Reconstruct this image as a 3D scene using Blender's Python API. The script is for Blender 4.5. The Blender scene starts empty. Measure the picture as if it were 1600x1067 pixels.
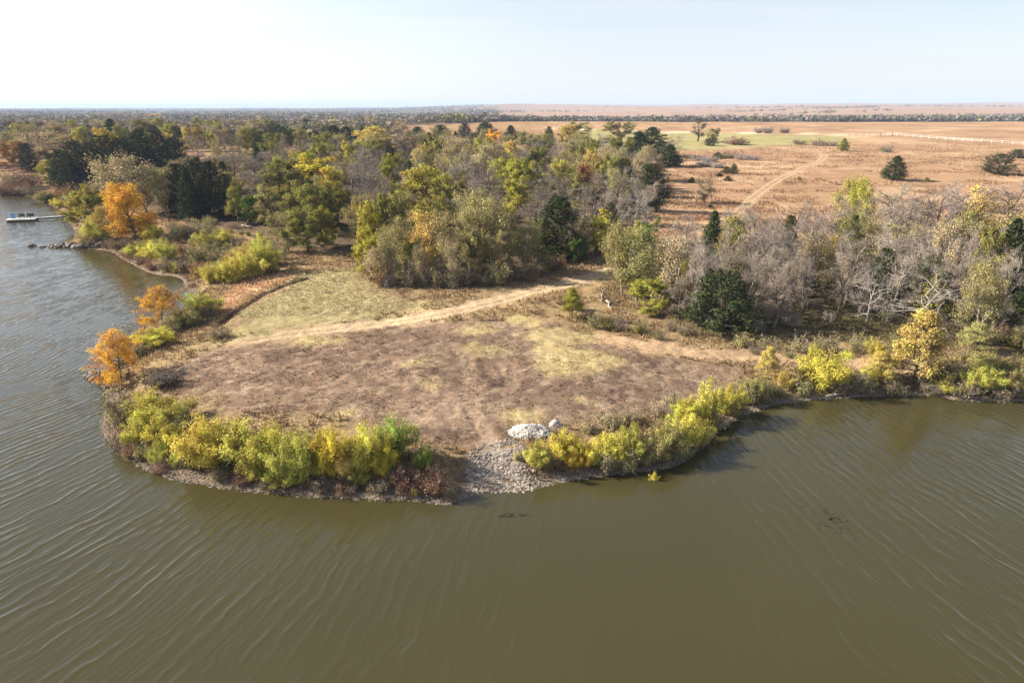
import bpy, math
import numpy as np
from mathutils import Vector

# ------------------------------------------------------------------ camera, sky, sun, exposure
SC = bpy.context.scene
COL = SC.collection
CAM_H, PITCH, FOC = 30.0, math.radians(18.9), 1067.0
cam_d = bpy.data.cameras.new('camera'); cam = bpy.data.objects.new('camera', cam_d); COL.objects.link(cam)
cam.location = (0, 0, CAM_H); cam.rotation_euler = (math.pi / 2 - PITCH, 0, 0)
cam_d.sensor_width = 36; cam_d.lens = 24; cam_d.clip_start = 0.5; cam_d.clip_end = 40000
SC.camera = cam

SUN_EL = math.radians(29.0)
sd = Vector((-0.985, 0.172, 0)).normalized() * math.cos(SUN_EL) + Vector((0, 0, math.sin(SUN_EL)))
SUN_AZ = math.atan2(sd.x, sd.y)          # clockwise from +Y
world = bpy.data.worlds.new('World'); SC.world = world; world.use_nodes = True
wn = world.node_tree; wn.nodes.clear()
def wnode(t, **k):
    n = wn.nodes.new(t)
    for a, b in k.items(): setattr(n, a, b)
    return n
sky = wnode('ShaderNodeTexSky', sky_type='NISHITA', sun_disc=False, sun_elevation=SUN_EL, sun_rotation=SUN_AZ,
            altitude=300, air_density=1.0, dust_density=0.4, ozone_density=1.0)
bg = wnode('ShaderNodeBackground'); bg.inputs[1].default_value = 0.05
wout = wnode('ShaderNodeOutputWorld')
# thin high cirrus: streaks of white over the blue, the same all round
tc = wnode('ShaderNodeTexCoord'); sep = wnode('ShaderNodeSeparateXYZ')
wn.links.new(tc.outputs['Generated'], sep.inputs[0])
zc = wnode('ShaderNodeMath', operation='MAXIMUM'); zc.inputs[1].default_value = 0.0
wn.links.new(sep.outputs[2], zc.inputs[0])
za = wnode('ShaderNodeMath', operation='ADD'); za.inputs[1].default_value = 0.12
wn.links.new(zc.outputs[0], za.inputs[0])
dv = wnode('ShaderNodeVectorMath', operation='DIVIDE'); cz = wnode('ShaderNodeCombineXYZ')
for i in range(3): wn.links.new(za.outputs[0], cz.inputs[i])
wn.links.new(tc.outputs['Generated'], dv.inputs[0]); wn.links.new(cz.outputs[0], dv.inputs[1])
mp = wnode('ShaderNodeMapping'); mp.inputs['Scale'].default_value = (0.5, 1.6, 0.3); mp.inputs['Rotation'].default_value = (0, 0, 0.25)
wn.links.new(dv.outputs[0], mp.inputs[0])
nz = wnode('ShaderNodeTexNoise'); nz.inputs['Scale'].default_value = 1.3; nz.inputs['Detail'].default_value = 6; nz.inputs['Roughness'].default_value = 0.55
nz.inputs['Distortion'].default_value = 0.4
wn.links.new(mp.outputs[0], nz.inputs['Vector'])
cr = wnode('ShaderNodeMapRange'); cr.inputs[1].default_value = 0.35; cr.inputs[2].default_value = 0.75
cr.inputs[3].default_value = 0.12; cr.inputs[4].default_value = 0.27
wn.links.new(nz.outputs[0], cr.inputs[0])
am = wnode('ShaderNodeMath', operation='ADD'); am.inputs[1].default_value = 0.06; wn.links.new(zc.outputs[0], am.inputs[0])
od = wnode('ShaderNodeMath', operation='DIVIDE'); wn.links.new(cr.outputs[0], od.inputs[0]); wn.links.new(am.outputs[0], od.inputs[1])
ex = wnode('ShaderNodeMath', operation='POWER'); ex.inputs[0].default_value = 0.3679; wn.links.new(od.outputs[0], ex.inputs[1])
cv = wnode('ShaderNodeMath', operation='SUBTRACT'); cv.inputs[0].default_value = 1.0; wn.links.new(ex.outputs[0], cv.inputs[1])
cl = wnode('ShaderNodeMix', data_type='RGBA'); cl.inputs[7].default_value = (5.3, 5.42, 5.75, 1)
wn.links.new(cv.outputs[0], cl.inputs[0])
# ice cloud scatters forwards: brighter towards the sun
dt = wnode('ShaderNodeVectorMath', operation='DOT_PRODUCT'); dt.inputs[1].default_value = tuple(sd); wn.links.new(tc.outputs['Generated'], dt.inputs[0])
dm = wnode('ShaderNodeMath', operation='MAXIMUM'); dm.inputs[1].default_value = 0.0; wn.links.new(dt.outputs['Value'], dm.inputs[0])
dp = wnode('ShaderNodeMath', operation='POWER'); dp.inputs[1].default_value = 2.0; wn.links.new(dm.outputs[0], dp.inputs[0])
dg = wnode('ShaderNodeMath', operation='MULTIPLY_ADD'); dg.inputs[1].default_value = 1.3; dg.inputs[2].default_value = 1.0; wn.links.new(dp.outputs[0], dg.inputs[0])
vc = wnode('ShaderNodeVectorMath', operation='SCALE'); vc.inputs[0].default_value = (5.3, 5.5, 6.0); wn.links.new(dg.outputs[0], vc.inputs['Scale']); wn.links.new(vc.outputs[0], cl.inputs[7]); wn.links.new(sky.outputs[0], cl.inputs[6])
wn.links.new(cl.outputs[2], bg.inputs[0]); wn.links.new(bg.outputs[0], wout.inputs[0])

sun_d = bpy.data.lights.new('sun', 'SUN'); sun_d.energy = 5.0; sun_d.angle = math.radians(0.55); sun_d.color = (1.0, 0.92, 0.79)
sun = bpy.data.objects.new('sun', sun_d); COL.objects.link(sun); sun.location = (-200, 40, 150)
sun.rotation_euler = (-sd).to_track_quat('-Z', 'Y').to_euler()
SC.view_settings.view_transform = 'Standard'; SC.view_settings.look = 'None'
SC.view_settings.exposure = 1.75; SC.view_settings.gamma = 1; SC.view_settings.use_curve_mapping = False
SC.render.engine = 'CYCLES'
SC.cycles.use_denoising = True; SC.cycles.max_bounces = 6; SC.cycles.diffuse_bounces = 3; SC.cycles.transparent_max_bounces = 4
SC.cycles.volume_bounces = 0; SC.cycles.sample_clamp_indirect = 4

# ------------------------------------------------------------------ helpers
def hsh(ix, iy, s):
    v = np.sin(ix * 127.1 + iy * 311.7 + s * 74.7) * 43758.5453
    return v - np.floor(v)
def vnoise(x, y, s=0):
    ix, iy = np.floor(x), np.floor(y); fx, fy = x - ix, y - iy
    fx = fx * fx * (3 - 2 * fx); fy = fy * fy * (3 - 2 * fy)
    a, b, c, d = hsh(ix, iy, s), hsh(ix + 1, iy, s), hsh(ix, iy + 1, s), hsh(ix + 1, iy + 1, s)
    return a + (b - a) * fx + (c - a) * fy + (a - b - c + d) * fx * fy
def fbm(x, y, s=0, o=4):
    t, a, n = 0, 0.5, 0
    for i in range(o):
        t = t + a * vnoise(x * 2 ** i, y * 2 ** i, s + i); n += a; a *= 0.5
    return t / n
def sst(a, b, v):
    t = np.clip((v - a) / (b - a), 0, 1); return t * t * (3 - 2 * t)

FW = np.array([0, math.cos(PITCH), -math.sin(PITCH)]); UP = np.array([0, math.sin(PITCH), math.cos(PITCH)])
def ray(px, py):
    return FW + np.array([1, 0, 0]) * (px - 800) / FOC + UP * (533.5 - py) / FOC
def flat(px, py, z=0.0):
    r = ray(px, py); t = (z - CAM_H) / r[2]; return r[:2] * t
def project(P):
    v = np.asarray(P, float) - np.array([0, 0, CAM_H]); d = v @ FW
    return 800 + FOC * v[0] / d, 533.5 - FOC * (v @ UP) / d, d

def mesh(name, V, F, mat=None, attrs=None, smooth=False, sizes=None):
    """V (n,3); F (m,k) all faces the same size, or a list of such arrays"""
    me = bpy.data.meshes.new(name)
    Fs = F if isinstance(F, list) else [F]
    Fs = [np.asarray(f, np.int32) for f in Fs if len(f)]
    me.vertices.add(len(V)); me.vertices.foreach_set('co', np.asarray(V, np.float32).ravel())
    tot = np.concatenate([np.full(len(f), f.shape[1], np.int32) for f in Fs])
    idx = np.concatenate([f.ravel() for f in Fs])
    me.loops.add(len(idx)); me.loops.foreach_set('vertex_index', idx)
    me.polygons.add(len(tot)); st = np.zeros(len(tot), np.int32); st[1:] = np.cumsum(tot)[:-1]
    me.polygons.foreach_set('loop_start', st)
    try: me.polygons.foreach_set('loop_total', tot)
    except Exception: pass
    me.update(calc_edges=True)
    me.polygons.foreach_set('use_smooth', np.full(len(tot), smooth, bool))
    for k, a in (attrs or {}).items():
        at = me.color_attributes.new(k, 'FLOAT_COLOR', 'POINT')
        at.data.foreach_set('color', np.asarray(a, np.float32).ravel())
    if mat: me.materials.append(mat)
    me.validate()
    return me
def obj(name, me, parent=None, loc=None, rz=0.0, sc=None, color=None):
    o = bpy.data.objects.new(name, me); COL.objects.link(o)
    if parent is not None: o.parent = parent
    if loc is not None: o.location = loc
    if rz: o.rotation_euler = (0, 0, rz)
    if sc is not None: o.scale = sc
    if color is not None: o.color = (*color, 1)
    return o
def tag(o, label=None, cat=None, group=None, kind=None):
    if label: o['label'] = label
    if cat: o['category'] = cat
    if group: o['group'] = group
    if kind: o['kind'] = kind
    return o

class Geo:                                # collects pieces into one mesh
    def __init__(s): s.V = []; s.F = {}; s.n = 0; s.A = []
    def add(s, V, F, A=None):
        F = np.asarray(F); s.F.setdefault(F.shape[1], []).append(F + s.n); s.V.append(V); s.n += len(V)
        s.A.append(np.zeros((len(V), 4)) if A is None else A)
    def mesh(s, name, mat, smooth=False, attr=True):
        V = np.concatenate(s.V); F = [np.concatenate(f) for f in s.F.values()]
        return mesh(name, V, F, mat, {'Col': np.concatenate(s.A)} if attr else None, smooth)

def unit(v): return v / np.maximum(np.linalg.norm(v, axis=-1, keepdims=True), 1e-9)
def tubes(P0, P1, R0, R1, n):
    P0, P1 = np.asarray(P0, float), np.asarray(P1, float); m = len(P0)
    d = unit(P1 - P0); h = np.where(np.abs(d[:, 2:3]) < 0.9, np.array([[0, 0, 1.]]), np.array([[1., 0, 0]]))
    a = unit(np.cross(d, h)); b = np.cross(d, a)
    th = np.arange(n) * 2 * math.pi / n
    ring = a[:, None] * np.cos(th)[None, :, None] + b[:, None] * np.sin(th)[None, :, None]
    V = np.concatenate([P0[:, None] + ring * np.asarray(R0)[:, None, None], P1[:, None] + ring * np.asarray(R1)[:, None, None]], 1).reshape(-1, 3)
    i = np.arange(n); j = (i + 1) % n
    q = np.stack([i, j, j + n, i + n], 1)
    return V, (q[None] + (np.arange(m) * 2 * n)[:, None, None]).reshape(-1, 4)
def ribbons(P0, P1, W, rng):
    """thin twigs: one tapering blade each"""
    P0, P1 = np.asarray(P0, float), np.asarray(P1, float); m = len(P0)
    s = unit(np.cross(P1 - P0, rng.normal(size=(m, 3)))) * np.asarray(W).reshape(-1, 1)
    V = np.stack([P0 - s, P0 + s, P1], 1).reshape(-1, 3)
    return V, np.arange(m * 3).reshape(-1, 3)
def leaves(C, L, W, rng, dirs=None, jit=0.6, cl=None, nrm=None, njit=0.45):
    m = len(C); r = rng.normal(size=(m, 3))
    if nrm is not None:                       # leaves face outwards and up, with scatter
        n = unit(unit(nrm) + njit * r); a = unit(np.cross(n, rng.normal(size=(m, 3)) if dirs is None else np.cross(n, unit(dirs) + jit * rng.normal(size=(m, 3))))); b = np.cross(n, a)
    else:
        a = unit(r) if dirs is None else unit(unit(dirs) + jit * r); b = unit(np.cross(a, rng.normal(size=(m, 3))))
    k = rng.uniform(0.6, 1.35, (m, 1))
    V = np.stack([C - a * L * k, C + b * W * k, C + a * L * k, C - b * W * k], 1).reshape(-1, 3)
    A = np.zeros((m, 4)); A[:, 0] = rng.random(m); A[:, 1] = 0.5 if cl is None else cl; A[:, 3] = 1
    return V, np.arange(m * 4).reshape(-1, 4), np.repeat(A, 4, 0)

# ------------------------------------------------------------------ materials
def newmat(name):
    m = bpy.data.materials.new(name); m.use_nodes = True; m.node_tree.nodes.clear()
    nt = m.node_tree
    def N(t, **k):
        n = nt.nodes.new(t)
        for a, b in k.items(): setattr(n, a, b)
        return n
    return m, nt, N, nt.links.new
def leaf_mat(name, hue=0.045, val=(0.55, 1.45), transl=0.2):
    m, nt, N, L = newmat(name)
    oi = N('ShaderNodeObjectInfo'); at = N('ShaderNodeAttribute', attribute_name='Col'); sp = N('ShaderNodeSeparateColor')
    L(at.outputs['Color'], sp.inputs[0])
    hs = N('ShaderNodeHueSaturation')
    def mr(src, a, b):
        q = N('ShaderNodeMapRange'); q.inputs[3].default_value = a; q.inputs[4].default_value = b; L(src, q.inputs[0]); return q.outputs[0]
    ad = N('ShaderNodeMath', operation='ADD'); L(mr(sp.outputs[1], 0.5 - hue, 0.5 + hue), ad.inputs[0]); L(mr(sp.outputs[0], -hue * 0.4, hue * 0.4), ad.inputs[1])
    L(ad.outputs[0], hs.inputs['Hue'])
    mu = N('ShaderNodeMath', operation='MULTIPLY'); L(mr(sp.outputs[0], *val), mu.inputs[0]); L(mr(sp.outputs[1], 0.75, 1.2), mu.inputs[1])
    mv = N('ShaderNodeMath', operation='MULTIPLY'); L(mu.outputs[0], mv.inputs[0]); L(mr(oi.outputs['Random'], 0.85, 1.15), mv.inputs[1])
    L(mv.outputs[0], hs.inputs['Value']); hs.inputs['Saturation'].default_value = 1.0
    L(oi.outputs['Color'], hs.inputs['Color'])
    df = N('ShaderNodeBsdfDiffuse'); tr = N('ShaderNodeBsdfTranslucent'); mx = N('ShaderNodeMixShader'); mx.inputs[0].default_value = transl
    L(hs.outputs[0], df.inputs[0]); L(hs.outputs[0], tr.inputs[0]); L(df.outputs[0], mx.inputs[1]); L(tr.outputs[0], mx.inputs[2])
    o = N('ShaderNodeOutputMaterial'); L(mx.outputs[0], o.inputs[0]); return m
def noise_mat(name, c1, c2, scale=3.0, rough=0.9, bump=0.0, spec=0.2, metal=0.0, detail=5):
    m, nt, N, L = newmat(name)
    t = N('ShaderNodeTexCoord'); n = N('ShaderNodeTexNoise'); n.inputs['Scale'].default_value = scale; n.inputs['Detail'].default_value = detail
    L(t.outputs['Object'], n.inputs['Vector'])
    r = N('ShaderNodeMapRange'); r.inputs[1].default_value = 0.3; r.inputs[2].default_value = 0.7; L(n.outputs[0], r.inputs[0])
    mx = N('ShaderNodeMix', data_type='RGBA'); mx.inputs[6].default_value = (*c1, 1); mx.inputs[7].default_value = (*c2, 1); L(r.outputs[0], mx.inputs[0])
    p = N('ShaderNodeBsdfPrincipled'); p.inputs['Roughness'].default_value = rough; p.inputs['Specular IOR Level'].default_value = spec; p.inputs['Metallic'].default_value = metal
    L(mx.outputs[2], p.inputs['Base Color'])
    if bump:
        b = N('ShaderNodeBump'); b.inputs['Strength'].default_value = bump; b.inputs['Distance'].default_value = 0.05; L(n.outputs[0], b.inputs['Height']); L(b.outputs[0], p.inputs['Normal'])
    o = N('ShaderNodeOutputMaterial'); L(p.outputs[0], o.inputs[0]); return m
def tint_mat(name, lo=0.7, hi=1.3, transl=0.0):   # colour straight from the mesh (stuff) or from the object
    m, nt, N, L = newmat(name)
    at = N('ShaderNodeAttribute', attribute_name='Col')
    df = N('ShaderNodeBsdfDiffuse'); L(at.outputs['Color'], df.inputs[0])
    o = N('ShaderNodeOutputMaterial')
    if transl:
        tr = N('ShaderNodeBsdfTranslucent'); L(at.outputs['Color'], tr.inputs[0]); mx = N('ShaderNodeMixShader'); mx.inputs[0].default_value = transl
        L(df.outputs[0], mx.inputs[1]); L(tr.outputs[0], mx.inputs[2]); L(mx.outputs[0], o.inputs[0])
    else: L(df.outputs[0], o.inputs[0])
    return m
def objcol_mat(name, lo=0.65, hi=1.3, scale=2.5):
    m, nt, N, L = newmat(name)
    t = N('ShaderNodeTexCoord'); n = N('ShaderNodeTexNoise'); n.inputs['Scale'].default_value = scale; n.inputs['Detail'].default_value = 4
    L(t.outputs['Object'], n.inputs['Vector']); oi = N('ShaderNodeObjectInfo')
    r = N('ShaderNodeMapRange'); r.inputs[1].default_value = 0.3; r.inputs[2].default_value = 0.7; r.inputs[3].default_value = lo; r.inputs[4].default_value = hi
    L(n.outputs[0], r.inputs[0]); vm = N('ShaderNodeVectorMath', operation='SCALE'); L(oi.outputs['Color'], vm.inputs[0]); L(r.outputs[0], vm.inputs['Scale'])
    p = N('ShaderNodeBsdfDiffuse'); L(vm.outputs[0], p.inputs[0])
    o = N('ShaderNodeOutputMaterial'); L(p.outputs[0], o.inputs[0]); return m
M_LEAF = leaf_mat('leaf', 0.022, (0.6, 1.4)); M_NEEDLE = leaf_mat('needle', 0.03, (0.6, 1.4), 0.12); M_WILLOW = leaf_mat('willow_leaf', 0.018, (0.6, 1.4), 0.28)
M_BARK = objcol_mat('bark'); M_TUFT = tint_mat('grass_blade', transl=0.25); M_FAR = tint_mat('far_foliage', transl=0.15)

# ------------------------------------------------------------------ the shore and the lie of the land
SHORE_PX = [(2300, 628), (1900, 622), (1700, 622), (1600, 627), (1540, 627), (1500, 626), (1470, 619), (1440, 616), (1400, 618), (1350, 619), (1290, 623), (1240, 627), (1200, 634),
    (1170, 646), (1140, 657), (1118, 674), (1096, 698), (1070, 719), (1040, 731), (1000, 738), (960, 739), (920, 746), (880, 750), (850, 759), (815, 765), (780, 764),
    (745, 767), (728, 776), (705, 787), (665, 784), (630, 778), (590, 781), (540, 777), (490, 776), (440, 771), (390, 767), (340, 761), (300, 753), (262, 745),
    (228, 733), (200, 717), (178, 702), (164, 686), (158, 668), (162, 650), (167, 632), (171, 615), (163, 604), (148, 598), (136, 588), (150, 582), (176, 578), (196, 566),
    (203, 545), (214, 528), (222, 512), (240, 500), (262, 494), (284, 484), (299, 474), (304, 463), (296, 455), (287, 447), (286, 437), (270, 431), (250, 431), (226, 424),
    (205, 413), (186, 402), (172, 393), (150, 390), (120, 388), (92, 387), (70, 385), (92, 382), (112, 377), (118, 366), (112, 353), (103, 343), (100, 332), (85, 322), (66, 316),
    (57, 308), (30, 305), (0, 304), (-300, 302), (-1500, 300)]
SHORE = np.array([flat(*p) for p in SHORE_PX])
def resample(P, it=2):                                        # soften the corners
    for _ in range(it):
        a, b = P[:-1], P[1:]; Q = np.empty((2 * len(a), 2)); Q[0::2] = a * .75 + b * .25; Q[1::2] = a * .25 + b * .75
        P = np.concatenate([P[:1], Q, P[-1:]])
    return P
SH = resample(SHORE, 1)
POLY = np.concatenate([SH, [[-9000, SH[-1, 1]], [-9000, 20000], [9000, 20000], [9000, SH[0, 1]]]])
def inside(P, X, Y):
    r = np.zeros(X.shape, bool); n = len(P)
    for i in range(n):
        (x1, y1), (x2, y2) = P[i], P[(i + 1) % n]
        if y1 == y2: continue
        c = ((y1 > Y) != (y2 > Y)) & (X < (x2 - x1) * (Y - y1) / (y2 - y1) + x1)
        r ^= c
    return r
def linedist(P, X, Y, closed=False):
    d = np.full(X.shape, 1e18); t_at = np.zeros(X.shape)
    n = len(P) - (0 if closed else 1)
    for i in range(n):
        (x1, y1), (x2, y2) = P[i], P[(i + 1) % len(P)]
        dx, dy = x2 - x1, y2 - y1
        t = np.clip(((X - x1) * dx + (Y - y1) * dy) / (dx * dx + dy * dy + 1e-12), 0, 1)
        e = (X - x1 - t * dx) ** 2 + (Y - y1 - t * dy) ** 2
        np.minimum(d, e, out=d)
    return np.sqrt(d)
def shore_d(X, Y):
    d = linedist(SH, X, Y); return np.where(inside(POLY, X, Y), d, -d)
RY = [0, 100, 140, 180, 280, 450, 720, 900, 1200, 2000, 3200, 4600, 6500, 9000, 20000]
RZ = [0, 0, 1.0, 1.8, 4.2, 8.3, 13.6, 10, 1, 1, 8, 26, 46, 46, 30]
LY = [0, 130, 200, 300, 420, 700, 1200, 3000, 6000, 9000, 20000]
LZ = [0, 0, 3.2, 8.0, 9.0, 5, 1, 0, 6, 10, 5]
def land(X, Y, D=None):
    X = np.asarray(X, float); Y = np.asarray(Y, float)
    if D is None: D = shore_d(X, Y)
    z = np.interp(D, [-60, -8, -2, 0, 0.9, 1.6, 4, 14, 40], [-3, -1.8, -0.5, 0, 0.14, 0.3, 1.15, 2.0, 2.7])
    u = X / np.maximum(Y, 30)
    w = sst(-0.28, 0.02, u)
    rise = np.interp(Y, RY, RZ) * w + np.interp(Y, LY, LZ) * (1 - w)
    big = sst(900, 2500, Y)
    rise = rise + big * ((fbm(X / 1100 + 7, Y / 1400 + 3, 5, 3) - 0.5) * (16 + 26 * sst(3000, 5500, Y) + 30 * sst(-0.2, 0.3, u)) + 9 * sst(0.1, 0.8, u))
    rise = rise + sst(130, 320, Y) * (fbm(X / 120, Y / 120, 9, 3) - 0.5) * 2.2
    z = z + rise * sst(4, 90, D)
    amp = sst(0.2, 4, D) * (1 - 0.7 * sst(200, 600, Y))
    z = z + amp * ((fbm(X / 9, Y / 9, 21, 3) - 0.5) * 0.5 + (fbm(X / 1.3, Y / 1.3, 31, 2) - 0.5) * 0.2)
    return z
LANDF = land
def land1(x, y): return float(LANDF(np.array([x]), np.array([y]))[0])
TS = np.concatenate([np.linspace(30, 260, 461)[:-1], np.geomspace(260, 9000, 340)])
def hit(px, py, over=0.0):
    """where the sight line through a pixel is `over` metres above the land"""
    r = ray(px, py); P = r[None] * TS[:, None]; z = CAM_H + P[:, 2]
    h = z - np.maximum(LANDF(P[:, 0], P[:, 1]), 0.0) - over
    k = np.argmax(h <= 0) if (h <= 0).any() else len(h) - 1
    if k == 0: k = 1
    f = h[k - 1] / (h[k - 1] - h[k] + 1e-9); f = min(max(f, 0), 1); t = TS[k - 1] + f * (TS[k] - TS[k - 1])
    return r[0] * t, r[1] * t
def pxline(pts): return np.array([hit(*p) for p in pts])

# ------------------------------------------------------------------ what grows where: ground colour
Z_clear = pxline([(235, 598), (330, 545), (420, 528), (540, 508), (700, 505), (830, 500), (960, 535), (1060, 560), (1160, 575), (1140, 606), (1050, 645), (900, 668), (740, 700), (640, 690), (540, 650), (330, 640)])
Z_green = pxline([(440, 444), (500, 425), (560, 425), (610, 452), (650, 480), (560, 500), (470, 512), (370, 524), (350, 510), (390, 475)])
Z_pink = pxline([(350, 500), (395, 462), (470, 428), (500, 418), (450, 424), (370, 445), (335, 480)])
Z_straw = [pxline(p) for p in ([(825, 560), (860, 548), (920, 545), (985, 562), (960, 580), (900, 592), (850, 592), (832, 580)], [(820, 520), (870, 512), (920, 520), (930, 535), (880, 545), (840, 540)],
    [(700, 545), (740, 535), (800, 545), (770, 556)], [(645, 566), (660, 562), (672, 566), (660, 571)], [(655, 600), (668, 595), (680, 599), (668, 606)], [(720, 515), (760, 508), (770, 518), (735, 522)],
    [(815, 490), (850, 500), (835, 512), (790, 500)], [(790, 645), (830, 640), (850, 652), (800, 660)], [(880, 622), (905, 618), (930, 628), (905, 634)], [(520, 645), (550, 640), (560, 648), (530, 652)], [(445, 536), (500, 526), (530, 534), (480, 545)])]
Z_track = pxline([(990, 405), (950, 425), (880, 446), (820, 458), (760, 474), (690, 490), (620, 502), (540, 512), (450, 522), (380, 532)])
Z_pale = pxline([(940, 528), (1010, 540), (1100, 552), (1230, 556), (1340, 566), (1400, 572)])
Z_gravel = pxline([(750, 702), (775, 692), (798, 690), (806, 705), (816, 728), (824, 750), (806, 762), (770, 764), (748, 764), (738, 748)])
Z_lawn = pxline([(900, 200), (1040, 207), (1200, 210), (1310, 213), (1345, 220), (1290, 224), (1180, 229), (1060, 236), (900, 236)])
Z_road = pxline([(860, 201), (950, 204), (1040, 207), (1200, 208), (1300, 210), (1340, 213)])
Z_two = pxline([(1120, 352), (1155, 332), (1185, 302), (1220, 278), (1258, 262), (1285, 250), (1290, 242)])
Z_farroad = pxline([(1330, 216), (1420, 206), (1500, 202), (1540, 194), (1600, 189)])
Z_ditch = pxline([(342, 508), (372, 484), (410, 460), (445, 445), (480, 434)])
Z_wood = pxline([(300, 350), (420, 372), (470, 392), (560, 398), (580, 435), (640, 446), (760, 446), (860, 428), (940, 402), (990, 360), (1035, 318), (1040, 262), (900, 246), (600, 240), (400, 240), (250, 262), (120, 300)])
Z_wood2 = pxline([(960, 455), (1000, 480), (1080, 515), (1170, 530), (1300, 520), (1450, 530), (1650, 560), (1900, 560), (1900, 400), (1600, 355), (1400, 372), (1200, 385), (1010, 405)])
Z_ruts = [pxline(p) for p in ([(700, 535), (722, 560), (728, 590), (722, 620), (735, 650), (760, 690)], [(712, 535), (735, 560), (742, 590), (738, 620), (750, 650), (775, 690)], [(760, 548), (785, 575), (792, 600), (780, 630)],
    [(775, 548), (800, 575), (806, 600), (795, 630)], [(560, 640), (640, 632), (720, 620), (760, 600)], [(560, 648), (640, 641), (730, 628), (775, 606)])]
Z_clear_rows = None
def soft(poly, X, Y, w):
    d = linedist(poly, X, Y, True); d = np.where(inside(poly, X, Y), d, -d)
    return d, sst(-w, w, d)
def ground_color(X, Y, D):
    n1, n2, n3 = fbm(X / 6, Y / 6, 41, 4), fbm(X / 1.6, Y / 1.6, 43, 3), fbm(X / 25, Y / 25, 47, 3)
    C = np.zeros(X.shape + (3,)); C[:] = (0.20, 0.138, 0.075)
    def mixin(c, a):
        nonlocal C; C = C + (np.array(c) - C) * a[..., None]
    mixin((0.27, 0.19, 0.10), sst(0.4, 0.65, n1) * 0.6)
    u = X / np.maximum(Y, 30)
    near = Y < 240
    pr = sst(105, 150, Y) * sst(-0.05, 0.1, u)
    mixin((0.285, 0.176, 0.104), pr); mixin((0.37, 0.255, 0.155), pr * sst(0.45, 0.7, n3) * 0.7); mixin((0.17, 0.098, 0.056), pr * sst(0.5, 0.7, n1) * 0.6)
    left = sst(125, 160, Y) * (1 - sst(-0.05, 0.1, u)); mixin((0.24, 0.15, 0.085), left * 0.8)
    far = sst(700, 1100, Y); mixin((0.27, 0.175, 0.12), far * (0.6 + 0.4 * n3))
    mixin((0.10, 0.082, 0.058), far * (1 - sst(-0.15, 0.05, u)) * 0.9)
    j = (n2 - 0.5)
    def zone(P, c, a=1.0, w=1.2, wob=2.0, mask=None):
        lo, hi = P.min(0) - 8, P.max(0) + 8
        m = (X > lo[0]) & (X < hi[0]) & (Y > lo[1]) & (Y < hi[1])
        if not m.any(): return
        d = linedist(P, X[m], Y[m], True); d = np.where(inside(P, X[m], Y[m]), d, -d) + (n1[m] - 0.5) * wob * 2 + j[m] * wob
        f = np.zeros(X.shape); f[m] = sst(-w, w, d) * a
        mixin(c, f)
    def stripe(P, c, hw, a=1.0, wob=0.8, w=None):
        lo, hi = P.min(0) - hw - 6, P.max(0) + hw + 6
        m = (X > lo[0]) & (X < hi[0]) & (Y > lo[1]) & (Y < hi[1])
        if not m.any(): return
        d = linedist(P, X[m], Y[m]) + j[m] * wob * 2 + (n1[m] - .5) * wob
        f = np.zeros(X.shape); f[m] = (1 - sst(hw * 0.45, hw, d)) * a
        mixin(c, f)
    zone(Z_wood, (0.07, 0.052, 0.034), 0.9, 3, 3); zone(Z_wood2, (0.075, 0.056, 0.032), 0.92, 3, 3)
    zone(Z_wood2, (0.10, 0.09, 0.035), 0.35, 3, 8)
    zone(Z_clear, (0.150, 0.100, 0.070), 1, 2.5, 2.5)
    # mowing and weathering inside the clearing
    if near.any():
        lo = inside(Z_clear, X, Y) * 1.0
        mixin((0.21, 0.145, 0.10), lo * sst(0.5, 0.7, n1) * 0.8); mixin((0.10, 0.065, 0.047), lo * sst(0.55, 0.75, fbm(X / 4 + 9, Y / 2.2, 53, 3)) * 0.75)
        mixin((0.32, 0.24, 0.16), lo * sst(0.62, 0.75, fbm(X / 0.9, Y / 0.7, 57, 2)) * 0.5)
    zone(Z_green, (0.265, 0.205, 0.115), 0.85, 5, 6); zone(Z_green, (0.225, 0.195, 0.09), 0.5, 4, 11)
    zone(Z_pink, (0.42, 0.27, 0.155), 0.95, 1.2, 0.8)
    stripe(Z_pale, (0.33, 0.225, 0.135), 2.6, 0.85, 1.2)
    stripe(Z_track, (0.345, 0.245, 0.15), 3.4, 0.75, 2.6)
    for s in (-0.95, 0.95):
        t = np.gradient(Z_track, axis=0); nrm = unit(np.stack([-t[:, 1], t[:, 0]], 1)); stripe(Z_track + nrm * s, (0.41, 0.30, 0.19), 0.7, 0.75, 0.5)
    for P in Z_straw: zone(P, (0.34, 0.265, 0.125), 0.7, 1.2, 1.8)
    for P in Z_ruts: stripe(P, (0.27, 0.192, 0.132), 0.45, 0.5, 0.12)
    stripe(Z_ditch, (0.10, 0.065, 0.04), 0.9, 0.9, 0.2)
    zone(Z_lawn, (0.245, 0.225, 0.10), 0.85, 10, 6); stripe(Z_road, (0.55, 0.43, 0.30), 5, 0.9, 0.6)
    stripe(Z_farroad, (0.48, 0.35, 0.22), 4, 0.4, 3)
    stripe(Z_two, (0.33, 0.215, 0.12), 3.2, 0.4, 1.0)
    # the water's edge: mud, washed pebbles
    mud = 1 - sst(1.2, 4.2, D + (n1 - 0.5) * 4); mixin((0.115, 0.078, 0.05), mud * 0.9)
    mixin((0.19, 0.145, 0.105), (1 - sst(0.5, 1.3, D + (n2 - .5) * 1.0)) * 0.8 * sst(-0.7, -0.1, D))
    zone(Z_gravel, (0.27, 0.22, 0.175), 0.85, 1.2, 1.6)
    mixin((0.07, 0.055, 0.03), 1 - sst(-0.5, 0.05, D))
    return np.clip(C * (0.86 + 0.28 * n2)[..., None], 0, 1)

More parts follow.
